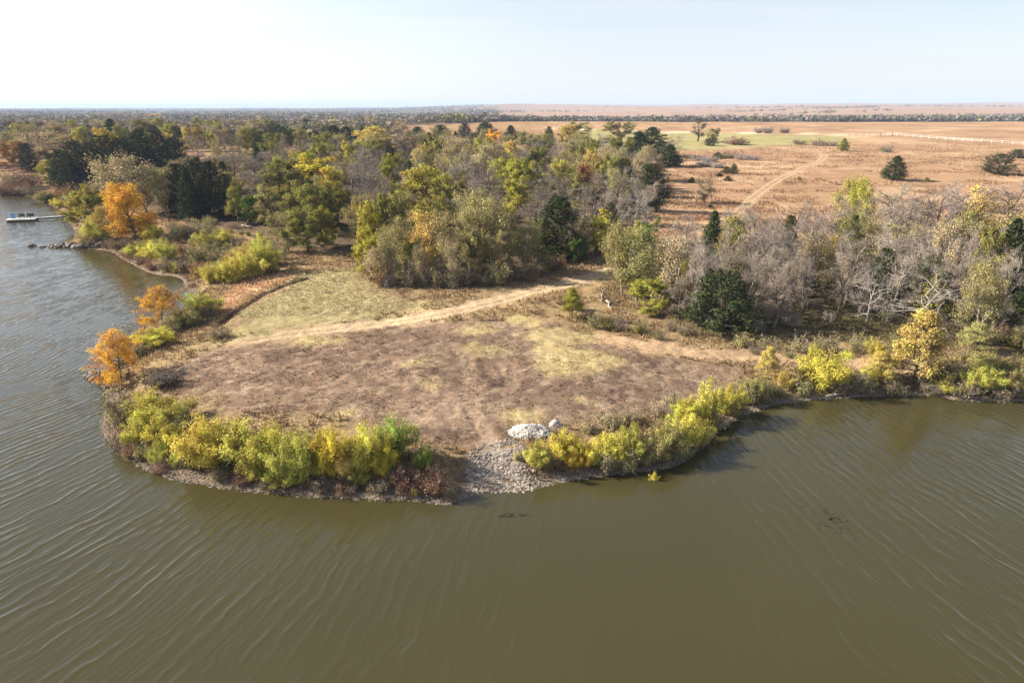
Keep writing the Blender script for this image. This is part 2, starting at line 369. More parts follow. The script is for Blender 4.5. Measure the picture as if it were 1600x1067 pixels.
# ------------------------------------------------------------------ ground sheet
def axis(lo, hi, step, far_lo, far_hi, g):
    a = list(np.arange(lo, hi, step)); s = step
    while a[-1] < far_hi: s *= g; a.append(a[-1] + s)
    b = []; s = step; v = lo
    while v > far_lo: s *= g; v -= s; b.append(v)
    return np.array(b[::-1] + a)
GX = axis(-62, 72, 0.36, -8800, 9000, 1.085); GY = axis(44, 122, 0.36, -40, 17000, 1.04)
X, Y = np.meshgrid(GX, GY)
D = shore_d(X.ravel(), Y.ravel()).reshape(X.shape)
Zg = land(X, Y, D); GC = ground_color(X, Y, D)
# mown stubble, ruts and the ditch are cut into the sheet itself
m = (Y < 150) & (np.abs(X) < 80)
rough = np.zeros(X.shape); rough[m] = (fbm(X[m] / 0.7, Y[m] / 0.7, 61, 2) - 0.5) * 0.24 * sst(0.8, 3, D[m])
Zg += rough
for P in Z_ruts + [Z_track + [0, .95], Z_track - [0, .95]]:
    d = linedist(P, X[m], Y[m]); Zg[m] -= 0.05 * (1 - sst(0.15, 0.5, d))
d = linedist(Z_ditch, X[m], Y[m]); Zg[m] -= 0.35 * (1 - sst(0.2, 1.1, d))
ny, nx = X.shape
I = np.arange(nx * ny).reshape(ny, nx)
F = np.stack([I[:-1, :-1], I[:-1, 1:], I[1:, 1:], I[1:, :-1]], -1).reshape(-1, 4)
M_GROUND, nt, N, L = newmat('dry_ground')
at = N('ShaderNodeAttribute', attribute_name='Col'); geo = N('ShaderNodeTexCoord')
n1 = N('ShaderNodeTexNoise'); n1.inputs['Scale'].default_value = 2.3; n1.inputs['Detail'].default_value = 8; n1.inputs['Roughness'].default_value = 0.74; L(geo.outputs['Object'], n1.inputs['Vector'])
n2 = N('ShaderNodeTexNoise'); n2.inputs['Scale'].default_value = 0.11; n2.inputs['Detail'].default_value = 6; n2.inputs['Roughness'].default_value = 0.6; L(geo.outputs['Object'], n2.inputs['Vector'])
r1 = N('ShaderNodeMapRange'); r1.inputs[1].default_value = 0.3; r1.inputs[2].default_value = 0.7; r1.inputs[3].default_value = 0.5; r1.inputs[4].default_value = 1.5; L(n1.outputs[0], r1.inputs[0])
r2 = N('ShaderNodeMapRange'); r2.inputs[1].default_value = 0.35; r2.inputs[2].default_value = 0.65; r2.inputs[3].default_value = 0.86; r2.inputs[4].default_value = 1.14; L(n2.outputs[0], r2.inputs[0])
mm = N('ShaderNodeMath', operation='MULTIPLY'); L(r1.outputs[0], mm.inputs[0]); L(r2.outputs[0], mm.inputs[1])
vs = N('ShaderNodeVectorMath', operation='SCALE'); L(at.outputs['Color'], vs.inputs[0]); L(mm.outputs[0], vs.inputs['Scale'])
p = N('ShaderNodeBsdfDiffuse'); L(vs.outputs[0], p.inputs[0])
bp = N('ShaderNodeBump'); bp.inputs['Strength'].default_value = 0.6; bp.inputs['Distance'].default_value = 0.19; L(n1.outputs[0], bp.inputs['Height']); L(bp.outputs[0], p.inputs['Normal'])
o = N('ShaderNodeOutputMaterial'); L(p.outputs[0], o.inputs[0])
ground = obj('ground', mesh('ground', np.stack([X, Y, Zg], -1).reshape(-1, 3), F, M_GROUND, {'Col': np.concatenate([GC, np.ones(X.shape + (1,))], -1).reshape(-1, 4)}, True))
tag(ground, kind='structure')

def landq(x, y):                          # height of the finished ground sheet
    x = np.asarray(x, float); y = np.asarray(y, float)
    i = np.clip(np.searchsorted(GX, x) - 1, 0, nx - 2); j = np.clip(np.searchsorted(GY, y) - 1, 0, ny - 2)
    a = (x - GX[i]) / (GX[i + 1] - GX[i]); b = (y - GY[j]) / (GY[j + 1] - GY[j])
    return (Zg[j, i] * (1 - a) + Zg[j, i + 1] * a) * (1 - b) + (Zg[j + 1, i] * (1 - a) + Zg[j + 1, i + 1] * a) * b
LANDF = landq
# ------------------------------------------------------------------ water
M_WATER, nt, N, L = newmat('lake_water')
g = N('ShaderNodeTexCoord'); sx = N('ShaderNodeSeparateXYZ'); L(g.outputs['Object'], sx.inputs[0])
def math_(op, a, b=None, c=None):
    n = N('ShaderNodeMath', operation=op)
    for i, v in enumerate((a, b, c)):
        if v is None: continue
        if isinstance(v, (int, float)): n.inputs[i].default_value = v
        else: L(v, n.inputs[i])
    return n.outputs[0]
xx, yy = sx.outputs[0], sx.outputs[1]
yc = math_('MINIMUM', math_('MAXIMUM', yy, 10.0), 75.0)
fan = math_('ADD', 1.0, math_('MULTIPLY', math_('SUBTRACT', yc, 40.0), 0.0105))
uu = math_('MULTIPLY', math_('ADD', xx, math_('MULTIPLY', yy, -0.07)), fan)
def waves(ku, kv, scale, detail, dist, seed, rough=0.5):
    cb = N('ShaderNodeCombineXYZ'); L(math_('MULTIPLY', uu, ku), cb.inputs[0]); L(math_('MULTIPLY', yy, kv), cb.inputs[1]); cb.inputs[2].default_value = seed
    n = N('ShaderNodeTexNoise'); n.inputs['Scale'].default_value = scale; n.inputs['Detail'].default_value = detail; n.inputs['Roughness'].default_value = rough; n.inputs['Distortion'].default_value = dist
    L(cb.outputs[0], n.inputs['Vector']); return n.outputs[0]
def train(lam, kv, wobble, wscale, seed, pw):            # one train of ripples: bent, broken crests of one wavelength
    w1 = waves(1.0, kv, wscale, 2.0, 0.2, seed); ph = math_('ADD', math_('MULTIPLY', uu, 2 * math.pi / lam), math_('MULTIPLY', math_('SUBTRACT', w1, 0.5), wobble))
    w2 = waves(0.8, 0.8, 0.55 / lam, 2.0, 0.3, seed + 3); ph = math_('ADD', ph, math_('MULTIPLY', math_('SUBTRACT', w2, 0.5), 6.5))
    sn = math_('ADD', math_('MULTIPLY', math_('SINE', ph), 0.5), 0.5); am_ = waves(1.0, 0.5, wscale * 2.6, 1.0, 0.0, seed + 5)
    br = N('ShaderNodeMapRange'); br.inputs[1].default_value = 0.38; br.inputs[2].default_value = 0.62; br.inputs[3].default_value = 0.12; br.inputs[4].default_value = 1.0; L(am_, br.inputs[0])
    return math_('MULTIPLY', math_('POWER', sn, pw), br.outputs[0])
wa = train(1.15, 0.7, 11.0, 0.22, 1.0, 2.0); wb = train(0.55, 0.9, 14.0, 0.4, 9.0, 1.4)
wc = waves(1.0, 0.6, 3.2, 2.5, 0.3, 17.0)
# the lee of the point is calm
lee = N('ShaderNodeVectorMath', operation='DISTANCE'); cb = N('ShaderNodeCombineXYZ')
L(math_('MULTIPLY', xx, 0.6), cb.inputs[0]); L(yy, cb.inputs[1]); L(cb.outputs[0], lee.inputs[0]); lee.inputs[1].default_value = (6.5, 50, 0)
calm = N('ShaderNodeMapRange', interpolation_type='SMOOTHSTEP'); calm.inputs[1].default_value = 4; calm.inputs[2].default_value = 20; calm.inputs[3].default_value = 0.5; calm.inputs[4].default_value = 1.0; L(lee.outputs['Value'], calm.inputs[0])
patch = N('ShaderNodeTexNoise'); patch.inputs['Scale'].default_value = 0.06; patch.inputs['Detail'].default_value = 3; L(g.outputs['Object'], patch.inputs['Vector'])
pm = N('ShaderNodeMapRange'); pm.inputs[1].default_value = 0.3; pm.inputs[2].default_value = 0.7; pm.inputs[3].default_value = 0.55; pm.inputs[4].default_value = 1.25; L(patch.outputs[0], pm.inputs[0])
hh = math_('ADD', math_('ADD', math_('MULTIPLY', wa, 0.30), math_('MULTIPLY', wb, 0.09)), math_('MULTIPLY', wc, 0.05))
hh = math_('MULTIPLY', math_('MULTIPLY', hh, calm.outputs[0]), pm.outputs[0])
bp = N('ShaderNodeBump'); bp.inputs['Strength'].default_value = 1.0; bp.inputs['Distance'].default_value = 0.19; L(hh, bp.inputs['Height'])
# murky body (scatters evenly from below the surface) under a clear rippled surface (mirrors the sky by Fresnel)
cn = N('ShaderNodeMix', data_type='RGBA'); cn.inputs[6].default_value = (0.034, 0.029, 0.0105, 1); cn.inputs[7].default_value = (0.043, 0.037, 0.0145, 1); L(patch.outputs[0], cn.inputs[0])
df = N('ShaderNodeBsdfDiffuse'); L(cn.outputs[2], df.inputs[0])
gl = N('ShaderNodeBsdfGlossy'); gl.inputs['Roughness'].default_value = 0.06; gl.inputs['Color'].default_value = (1, 1, 1, 1); L(bp.outputs[0], gl.inputs['Normal'])
fr_ = N('ShaderNodeFresnel'); fr_.inputs['IOR'].default_value = 1.33; L(bp.outputs[0], fr_.inputs['Normal'])
mx = N('ShaderNodeMixShader'); L(fr_.outputs[0], mx.inputs[0]); L(df.outputs[0], mx.inputs[1]); L(gl.outputs[0], mx.inputs[2])
o = N('ShaderNodeOutputMaterial'); L(mx.outputs[0], o.inputs[0])
wx = np.linspace(-1600, 1600, 33); wy = np.linspace(-39, 420, 24); A, B = np.meshgrid(wx, wy); I = np.arange(A.size).reshape(A.shape)
water = obj('water', mesh('water', np.stack([A, B, A * 0], -1).reshape(-1, 3), np.stack([I[:-1, :-1], I[:-1, 1:], I[1:, 1:], I[1:, :-1]], -1).reshape(-1, 4), M_WATER))
tag(water, kind='structure')
#@@PART2
# ------------------------------------------------------------------ plants: one prototype of each shape, then copies
TINT = dict(olive=(0.20, 0.18, 0.045), ygreen=(0.33, 0.295, 0.05), yellow=(0.50, 0.37, 0.055), gold=(0.50, 0.36, 0.11), orange=(0.60, 0.32, 0.05), rust=(0.27, 0.135, 0.05),
    tan=(0.35, 0.275, 0.15), otan=(0.29, 0.25, 0.10), green=(0.10, 0.14, 0.03), lime=(0.42, 0.38, 0.085), lemon=(0.52, 0.44, 0.085), brown=(0.19, 0.145, 0.08), cedar=(0.042, 0.052, 0.018), dcedar=(0.034, 0.041, 0.019), wgreen=(0.28, 0.32, 0.07),
    grey=(0.285, 0.235, 0.20), pale=(0.31, 0.27, 0.235), dark=(0.12, 0.10, 0.085), bark=(0.13, 0.10, 0.075), rbrown=(0.20, 0.105, 0.065))
PROTO = {}
def limb_path(p, d, ln, n, rng, wob=0.25, lift=0.0):
    P = [p]; d = unit(d)
    for i in range(n):
        d = unit(d + rng.normal(size=3) * wob + np.array([0, 0, lift])); P.append(P[-1] + d * ln / n)
    return P, d
def skeleton(rng, H, R, base, nl, levels, crown='round', ttop=0.8, droop=0.0, nsub=4, wob=0.22):
    """trunk, limbs, branches: lists of segments; tips carry the leaves"""
    S = {0: [], 1: [], 2: [], 3: []}; tips = []
    def seg(k, P, r0, r1):
        n = len(P) - 1
        for i in range(n): S[k].append((P[i], P[i + 1], r0 + (r1 - r0) * i / n, r0 + (r1 - r0) * (i + 1) / n))
    tr = H * 0.022 + 0.02
    T, _ = limb_path(np.zeros(3) - [0, 0, 0.25], np.array([rng.normal() * .06, rng.normal() * .06, 1]), H * ttop + 0.25, 7, rng, 0.07)
    seg(0, T, tr, tr * 0.25); T = np.array(T)
    for i in range(nl):
        f = base + (1 - base) * (i + rng.random()) / nl * 0.97
        q = f * (len(T) - 1); a = int(min(q, len(T) - 2)); p = T[a] + (T[a + 1] - T[a]) * (q - a)
        t = (f - base) / (1 - base)
        if crown == 'round': env = math.sqrt(max(0.05, 1 - (t * 1.25 - 0.45) ** 2)); up = 0.15 + 0.95 * t
        elif crown == 'cone': env = (1 - t) ** 0.75 * 0.95 + 0.1; up = 0.25 + 0.5 * t
        elif crown == 'vase': env = 0.5 + 0.45 * t; up = 0.9 + 0.5 * t
        else: env = 0.75 + 0.2 * math.sin(t * 3); up = 0.4 + .5 * t
        az = i * 2.399 + rng.normal() * 0.45
        ln = R * env * rng.uniform(0.75, 1.12)
        Pl, d = limb_path(p, np.array([math.cos(az), math.sin(az), up]), ln * math.sqrt(1 + up * up * .35), 4, rng, wob, 0.03 - droop)
        rl = tr * (0.55 - 0.3 * t); seg(1, Pl, rl, rl * 0.3)
        Pl = np.array(Pl)
        for j in range(nsub):
            g = 0.35 + 0.65 * (j + rng.random()) / nsub; q = g * 4; a = int(min(q, 3)); pp = Pl[a] + (Pl[a + 1] - Pl[a]) * (q - a)
            dd = unit(unit(Pl[a + 1] - Pl[a]) + rng.normal(size=3) * 0.75 + [0, 0, 0.2 - droop])
            Pb, d2 = limb_path(pp, dd, ln * rng.uniform(0.3, 0.55), 3, rng, wob, 0.02 - droop)
            seg(2, Pb, rl * 0.35, rl * 0.12); tips.append((Pb[-1], d2, ln)); tips.append((Pb[1], d2, ln))
            if levels > 3:
                for k in range(4):
                    b = np.array(Pb[rng.integers(1, 4)]); d3 = unit(d2 + rng.normal(size=3) * 0.8)
                    Pc, d4 = limb_path(b, d3, ln * rng.uniform(0.16, 0.3), 2, rng, wob, 0.02 - droop); seg(3, Pc, rl * 0.14, rl * 0.06)
                    tips.append((Pc[-1], d4, ln * .6)); tips.append((Pc[1], d4, ln * .6))
        tips.append((Pl[-1], d, ln))
    tips.append((T[-1], np.array([0, 0, 1.]), R * .5))
    return S, tips
def wood_mesh(S, name, sides=(7, 5, 4, 3), keys=(0, 1, 2, 3)):
    G = Geo()
    for k in keys:
        if S[k]:
            a = S[k]; V, F = tubes([s[0] for s in a], [s[1] for s in a], [s[2] for s in a], [s[3] for s in a], sides[k]); G.add(V, F)
    return G.mesh(name, M_BARK, True, False)
def diam(parts):
    r = []
    for me in parts:
        v = np.empty(len(me.vertices) * 3, np.float32); me.vertices.foreach_get('co', v); v = v.reshape(-1, 3); r.append(v)
    v = np.concatenate(r); h = np.percentile(v[:, 2], 99.7); d = np.percentile(np.hypot(v[:, 0], v[:, 1]), 88) * 2
    return h, d
def proto(fam, parts):                       # parts: list of (name, mesh, tint role)
    h, d = diam([p[1] for p in parts]); PROTO.setdefault(fam, []).append((parts, h, d))

def make_oak(seed, crown='round', n=15000, H=10.0, R=4.3, base=0.16, nl=17, fam='oak', ls=0.15, spread=1.05):
    rng = np.random.default_rng(seed); S, tips = skeleton(rng, H, R, base, nl, 3, crown)
    G = Geo(); w = rng.uniform(0.4, 1.6, len(tips)); w /= w.sum()
    for (p, d, ln), q in zip(tips, w):
        k = max(6, int(n * q)); c = rng.random(); v = unit(rng.normal(size=(k, 3))) * (rng.random((k, 1)) ** 0.45) * rng.uniform(0.55, 1.15) * spread * np.array([1, 1, 0.72])
        V, F, A = leaves(p + d * 0.2 + v, ls, ls * 0.62, rng, None, 1, c, nrm=unit(v) * .8 + unit(p - np.array([0, 0, H * .5])) * .7 + np.array([0, 0, .5])); G.add(V, F, A)
    proto(fam, [('trunk', wood_mesh(S, fam + '_trunk', keys=(0,)), 'b'), ('limbs', wood_mesh(S, fam + '_limbs', keys=(1, 2)), 'b'), ('crown', G.mesh(fam + '_crown', M_LEAF), 'l')])
def twigs(tips, n, ln, w, rng, lift=0.15):
    T = [tips[i] for i in rng.integers(0, len(tips), n)]
    P = np.array([t[0] for t in T]); Dv = np.array([t[1] for t in T])
    P = P - Dv * rng.random((n, 1)) * ln * 0.8; d = unit(Dv + rng.normal(size=(n, 3)) * 0.65 + [0, 0, lift]); l = ln * rng.uniform(0.5, 1.3, (n, 1))
    m = P + d * l * 0.55; e = m + unit(d + rng.normal(size=(n, 3)) * 0.5) * l * 0.5
    V1, F1 = ribbons(P, m, np.full(n, w), rng); V2, F2 = ribbons(m - d * l * .08, e, np.full(n, w * .7), rng)
    s = m + unit(d + rng.normal(size=(n, 3)) * 0.9) * l * 0.42
    V3, F3 = ribbons(m - d * l * .2, s, np.full(n, w * .7), rng)
    return np.concatenate([V1, V2, V3]), np.concatenate([F1, F2 + len(V1), F3 + len(V1) + len(V2)])
def make_bare(seed, crown='round', H=10.0, R=4.2, base=0.16, nl=13, fam='bare', nt=2300, droop=0.0, wob=0.25, w=0.014):
    rng = np.random.default_rng(seed); S, tips = skeleton(rng, H, R, base, nl, 4, crown, 0.72, droop, 4, wob)
    G = Geo(); V, F = twigs(tips, nt, 0.85, w, rng, 0.12 - droop * 2); G.add(V, F)
    proto(fam, [('trunk', wood_mesh(S, fam + '_trunk', keys=(0,)), 'b'), ('limbs', wood_mesh(S, fam + '_limbs', keys=(1, 2, 3)), 'b'), ('twigs', G.mesh(fam + '_twigs', M_BARK, False, False), 't')])
def make_half(seed, crown='round', n=2600, H=10.0, R=4.0, nl=14, fam='half', base=0.15):
    rng = np.random.default_rng(seed); S, tips = skeleton(rng, H, R, base, nl, 4, crown, 0.75)
    G = Geo(); w = rng.uniform(0.0, 1.0, len(tips)) ** 2; w /= w.sum()
    for (p, d, ln), q in zip(tips, w):
        k = int(n * q + rng.random())
        if k < 1: continue
        v = rng.normal(size=(k, 3)) * 0.42; V, F, A = leaves(p + v, 0.125, 0.085, rng, None, 1, rng.random(), nrm=v + unit(p - np.array([0, 0, H * .45])) * .5 + np.array([0, 0, .4]), njit=0.7); G.add(V, F, A)
    T = Geo(); V, F = twigs(tips, 800, 0.8, 0.013, rng); T.add(V, F)
    proto(fam, [('trunk', wood_mesh(S, fam + '_trunk', keys=(0,)), 'b'), ('limbs', wood_mesh(S, fam + '_limbs', keys=(1, 2, 3)), 'b'), ('twigs', T.mesh(fam + '_twigs', M_BARK, False, False), 't'), ('crown', G.mesh(fam + '_crown', M_LEAF), 'l')])
def make_cedar(seed, H=10.0, R=3.2, n=7000, nb=110, blunt=0.7, fam='cedar'):
    rng = np.random.default_rng(seed); G = Geo(); S = {0: [], 1: [], 2: [], 3: []}
    T, _ = limb_path(np.array([0, 0, -.25]), np.array([0, 0, 1.]), H * .93, 6, rng, 0.03)
    for i in range(6): S[0].append((T[i], T[i + 1], 0.19 * (1 - i / 6.5), 0.19 * (1 - (i + 1) / 6.5)))
    lob = rng.uniform(0.78, 1.18, 9)
    for i in range(nb):
        t = (i + rng.random()) / nb; az = i * 2.399 + rng.normal() * .3; z = H * (0.05 + 0.9 * t)
        r = R * ((1 - t) ** blunt) * lob[int(az / 0.7) % 9] * rng.uniform(0.72, 1.12) * min(1, 0.62 + 3.0 * t) + 0.12
        d = np.array([math.cos(az), math.sin(az), 0.25 + 0.7 * t]); d = d / np.linalg.norm(d); p0 = np.array([0, 0, z - 0.12 * r])
        tip = p0 + d * r; S[1].append((p0, tip, 0.05, 0.015))
        k = int(n / nb * (0.35 + 1.3 * (1 - t))); f = rng.random((k, 1)) ** 0.55
        c = p0 + d * r * (0.25 + 0.8 * f) + rng.normal(size=(k, 3)) * (0.12 + 0.26 * (1 - t)) * np.array([1, 1, .6])
        V, F, A = leaves(c, 0.19, 0.085, rng, d + np.array([0, 0, 0.45]), 0.7, rng.random(), nrm=np.tile(d * .8 + np.array([0, 0, .6]), (k, 1)) + (c - tip) * .5, njit=0.6); G.add(V, F, A)
    proto(fam, [('trunk', wood_mesh(S, fam + '_trunk', keys=(0,)), 'b'), ('limbs', wood_mesh(S, fam + '_limbs', keys=(1,)), 'b'), ('crown', G.mesh(fam + '_crown', M_NEEDLE), 'l')])
def make_willow(seed, H=4.0, ns=20, n=17000, fan=0.5, fam='willow', ls=0.082, bare=0.08, lw=0.36, tw=380):
    rng = np.random.default_rng(seed); S = {0: [], 1: [], 2: [], 3: []}; G = Geo(); tips = []
    for i in range(ns):
        az = rng.random() * 6.283; t = fan * math.sqrt(rng.random()); d = np.array([math.cos(az) * t, math.sin(az) * t, 1.0])
        p = np.array([math.cos(az), math.sin(az), 0]) * rng.random() * 0.35 - [0, 0, .1]
        P, dd = limb_path(p, d, H * rng.uniform(0.55, 1.0) * (1 - 0.34 * t), 5, rng, 0.13)
        for k in range(5): S[0].append((P[k], P[k + 1], 0.035 * (1 - k / 6), 0.035 * (1 - (k + 1) / 6)))
        P = np.array(P); cl = rng.random()
        for j in range(7):
            f = bare + (1 - bare) * (j + rng.random()) / 7; q = f * 5; a = int(min(q, 4)); b = P[a] + (P[a + 1] - P[a]) * (q - a)
            d2 = unit(unit(P[a + 1] - P[a]) + rng.normal(size=3) * 0.55 + [0, 0, .15]); l2 = H * rng.uniform(0.12, 0.3) * (1.2 - 0.6 * f)
            S[1].append((b, b + d2 * l2, 0.012, 0.005)); tips.append((b + d2 * l2, d2, l2))
            k = int(n / ns / 7 * rng.uniform(0.4, 1.6)); s = rng.random((k, 1))
            c = b + d2 * l2 * (0.15 + s) + rng.normal(size=(k, 3)) * 0.17
            V, F, A = leaves(c, ls, ls * lw, rng, d2 + np.array([0, 0, .2]), 1.1, min(1, max(0, cl + rng.normal() * .2)), nrm=(c - (b + d2 * l2 * .6)) * 2.0 + unit(c * np.array([1, 1, .5])) * .7 + np.array([0, 0, .5]), njit=0.6); G.add(V, F, A)
    T = Geo(); V, F = twigs(tips, tw, 0.45, 0.008, rng); T.add(V, F)
    proto(fam, [('stems', wood_mesh(S, fam + '_stems', (4, 3, 3, 3), (0, 1)), 'b'), ('twigs', T.mesh(fam + '_twigs', M_BARK, False, False), 't'), ('crown', G.mesh(fam + '_crown', M_WILLOW), 'l')])

for k, c in enumerate(('round', 'round', 'round', 'oval')): make_oak(100 + k, c, nl=(17, 20, 15, 18)[k])
make_oak(120, 'vase', 5200, R=2.3, base=0.25, nl=13, fam='column', spread=0.8)
for k in range(2): make_oak(130 + k, 'cone', 13000, R=3.2, base=0.13, nl=34, fam='plane', ls=0.1, spread=0.8)
make_oak(150, 'oval', 15000, R=3.4, base=0.06, nl=30, fam='egg', ls=0.14, spread=1.15)
for k in range(2): make_oak(140 + k, 'round', 14000, R=4.2, base=0.24, nl=22, fam='open', ls=0.12, spread=1.1)
for k, c in enumerate(('round', 'oval', 'vase', 'round', 'vase')): make_bare(200 + k, c, R=(4.2, 3.6, 3.4, 4.6, 3.0)[k], nl=(13, 12, 11, 15, 12)[k])
make_bare(220, 'round', R=6.0, nl=12, fam='spread', nt=1300, droop=0.07, wob=0.34, base=0.12)
make_bare(221, 'round', R=5.4, nl=11, fam='spread', nt=1500, droop=0.05, wob=0.36, base=0.2)
for k, c in enumerate(('round', 'oval', 'round', 'vase')): make_half(300 + k, c, n=(7000, 9000, 5200, 8000)[k])
for k in range(4): make_cedar(400 + k, R=(3.6, 4.2, 3.2, 4.6)[k], blunt=(0.6, 0.42, 0.7, 0.36)[k], nb=(110, 130, 100, 120)[k])
for k in range(5): make_willow(500 + k, ns=(20, 26, 16, 22, 30)[k], fan=(0.7, 0.85, 0.6, 0.75, 1.0)[k])
for k in range(4): make_willow(520 + k, H=2.0, ns=(16, 20, 14, 22)[k], n=(700, 1200, 500, 1500)[k], fan=0.95, fam='brush', ls=0.085, lw=0.45, tw=420)

PLANTS = []          # everything that grows, with what its label needs
NAMES = dict(egg='leafy_tree', oak='leafy_tree', column='leafy_tree', plane='leafy_tree', open='leafy_tree', bare='bare_tree', spread='bare_tree', half='thin_leaved_tree', cedar='cedar_tree', willow='willow_shrub', brush='dry_shrub')
WORD = dict(wgreen='fresh green', olive='olive green', ygreen='yellow-green', yellow='yellow', gold='golden', orange='orange', rust='rust brown', tan='tan', otan='olive tan', green='green', lime='lime green', lemon='bright yellow',
    brown='brown', cedar='dark green', dcedar='very dark green', grey='grey', pale='pale', dark='dark', rbrown='reddish brown')
NOUN = dict(egg='dense leafy tree', oak='leafy tree', column='narrow tree', plane='young tree', open='open-crowned tree', bare='bare tree', spread='spreading bare tree', half='thin-leaved tree', cedar='cedar', willow='willow shrub', brush='brush clump')
prng = np.random.default_rng(7)
def plant(fam, tint, px, top, base=None, H=None, w=None, label=None, mark=None, lean=0.0, var=None, group=None, at=None, wood=None):
    if at is not None: x, y = at; 
    elif base is not None: x, y = hit(px, base)
    else: x, y = hit(px, top, H)
    z = land1(x, y); rng_d = float(project((x, y, z))[2])
    if H is None:                                     # height from the top pixel at that distance
        r = ray(px, top); t = y / r[1]; H = max(0.4, CAM_H + r[2] * t - z)
    if fam == 'willow': H *= 0.93; w = w * 1.15 if w else w
    fl = PROTO[fam]; parts, ph, pd = fl[int(prng.integers(0, len(fl))) if var is None else var % len(fl)]
    s = H / ph; sw = s if w is None else (w / FOC * rng_d) / pd * (1.12 if fam in ('oak', 'half', 'bare', 'cedar') else 1.0)
    if w is None: sw *= prng.uniform(0.9, 1.12)
    r = bpy.data.objects.new(NAMES[fam], None); COL.objects.link(r)
    r.location = (x, y, z - 0.05); r.rotation_euler = (lean * .3, lean, prng.random() * 6.283); r.scale = (sw, sw, s); r.empty_display_size = 0.3
    tc = np.array(TINT[tint]) * prng.uniform(0.9, 1.1) * prng.uniform(0.96, 1.04, 3)
    bk = np.array(TINT[wood] if wood else (TINT[tint] if fam in ('bare', 'spread') else TINT['bark'] if fam not in ('half', 'brush') else (0.27, 0.225, 0.19))) * prng.uniform(0.85, 1.1)
    if fam in ('bare', 'spread') and tint == 'grey': bk = bk * prng.uniform(0.72, 1.25) * np.array([1, prng.uniform(.95, 1.02), prng.uniform(.88, 1.03)])
    for n, me, role in parts:
        q = obj(n, me, tk if n == 'limbs' else r, color=tuple(tc) if role == 'l' else tuple(bk * (0.62 if fam in ('bare', 'spread') and role == 'b' and tint != 'pale' else 1)))
        if n != 'trunk': q['kind'] = 'stuff'
        else: tk = q
    cat = 'shrub' if fam in ('willow', 'brush') or H < 1.6 else 'tree'
    r['category'] = cat
    if group: r['group'] = group
    cx, cy, _ = project((x, y, z + H * 0.6))
    PLANTS.append(dict(o=r, fam=fam, tint=tint, label=label, mark=mark, cx=cx, cy=cy, H=H, sz=H / rng_d * FOC, x=x, y=y, R=pd * sw / 2))
    return r

# ---- the named trees of the photograph: (family, tint, x, top, base, height, width, label, short name)
def P_(*a, **k): plant(*a, **k)
P_('open', 'orange', 190, 518, base=597, w=66, label='orange-leaved young tree standing on the rocky tip of the point', mark='rocky tip orange tree')
P_('open', 'orange', 253, 449, base=508, w=58, label='orange tree with slender pale trunk at the mouth of the cove', mark='cove orange tree', wood='pale')
P_('egg', 'orange', 214, 284, base=374, w=64, label='tall bright orange tree on the left shore behind the rock spit', mark='tall orange tree', var=0)
P_('plane', 'gold', 1430, 484, base=592, w=68, label='golden pyramid-shaped young tree standing by the water on the right shore', mark='golden young tree', var=0)
P_('column', 'lemon', 931, 328, base=403, w=36, label='narrow yellow tree with a thin stem beside the track', mark='narrow yellow tree')
P_('plane', 'ygreen', 894, 448, base=497, w=28, label='small thin yellow sapling at the edge of the mown clearing', mark='yellow sapling', var=1)
P_('cedar', 'cedar', 1124, 425, base=513, w=88, label='broad very dark evergreen at the front of the right-hand grove', mark='dark grove evergreen', var=3)
P_('cedar', 'cedar', 870, 308, base=402, w=76, label='big dark green cedar left of the narrow yellow tree', mark='big dark cedar', var=1)
P_('oak', 'ygreen', 662, 258, H=13, w=88, label='large yellow-green oak rising in the middle of the wood', mark='large yellow-green oak', var=1)
P_('oak', 'yellow', 497, 243, H=13, w=74, label='big yellow-topped oak in the left half of the wood', mark='yellow-topped oak', var=0)
P_('oak', 'ygreen', 815, 250, H=12, w=46, label='round yellow-green tree among bare trees in the wood', mark='round yellow-green tree', var=2)
P_('bare', 'dark', 1090, 182, base=221, w=22, label='lone thin bare tree on the green strip of the far pasture', mark='lone bare tree', var=4)
P_('oak', 'otan', 1112, 200, base=222, w=20, label='small round tan tree beside the lone bare tree', var=2)
P_('cedar', 'cedar', 1110, 215, base=228, w=17, label='little dark cedar under the small round tan tree', var=3)
P_('brush', 'rbrown', 1150, 213, base=226, w=38, label='low reddish brush clump on the green strip of the pasture')
P_('cedar', 'cedar', 1397, 244, base=281, w=31, label='pointed dark cedar alone in the middle of the rust prairie', mark='lone prairie cedar', var=0)
P_('cedar', 'cedar', 1556, 240, base=273, w=42, label='wide dark cedar near the right edge of the prairie', mark='wide prairie cedar', var=3, lean=0.2)
P_('cedar', 'cedar', 1590, 233, base=247, w=26, label='low cedar behind the wide prairie cedar, at the right edge', var=3)
P_('cedar', 'olive', 1317, 216, base=236, w=13, label='small olive cedar between the pasture and the white fence', var=2)
P_('brush', 'brown', 1386, 225, base=238, w=20, label='brown bush right of the small olive cedar')
P_('oak', 'orange', 246, 178, H=13, w=36, label='orange tree on the skyline of the far left wood', mark='orange skyline tree')
P_('oak', 'rust', 198, 177, H=14, w=44, label='rusty brown tree, tallest on the skyline of the far left wood', mark='rusty skyline tree')
P_('oak', 'yellow', 412, 189, H=11, w=26, label='yellow tree at the back edge of the wood left of centre', mark='yellow back tree')
P_('oak', 'gold', 584, 198, H=13, w=62, label='golden brown tree at the back edge of the wood', mark='golden back tree')
P_('spread', 'dark', 1447, 288, H=13, w=86, label='dark bare tree with forked limbs above the right-hand grove', mark='dark forked tree', var=1)
P_('spread', 'pale', 1440, 408, base=505, w=150, label='dead tree with long pale drooping limbs in the grove', mark='pale dead tree', var=0)
P_('spread', 'pale', 1354, 408, base=502, w=78, label='dead grey tree with a bare straight trunk in the grove', mark='dead grey tree', var=1)
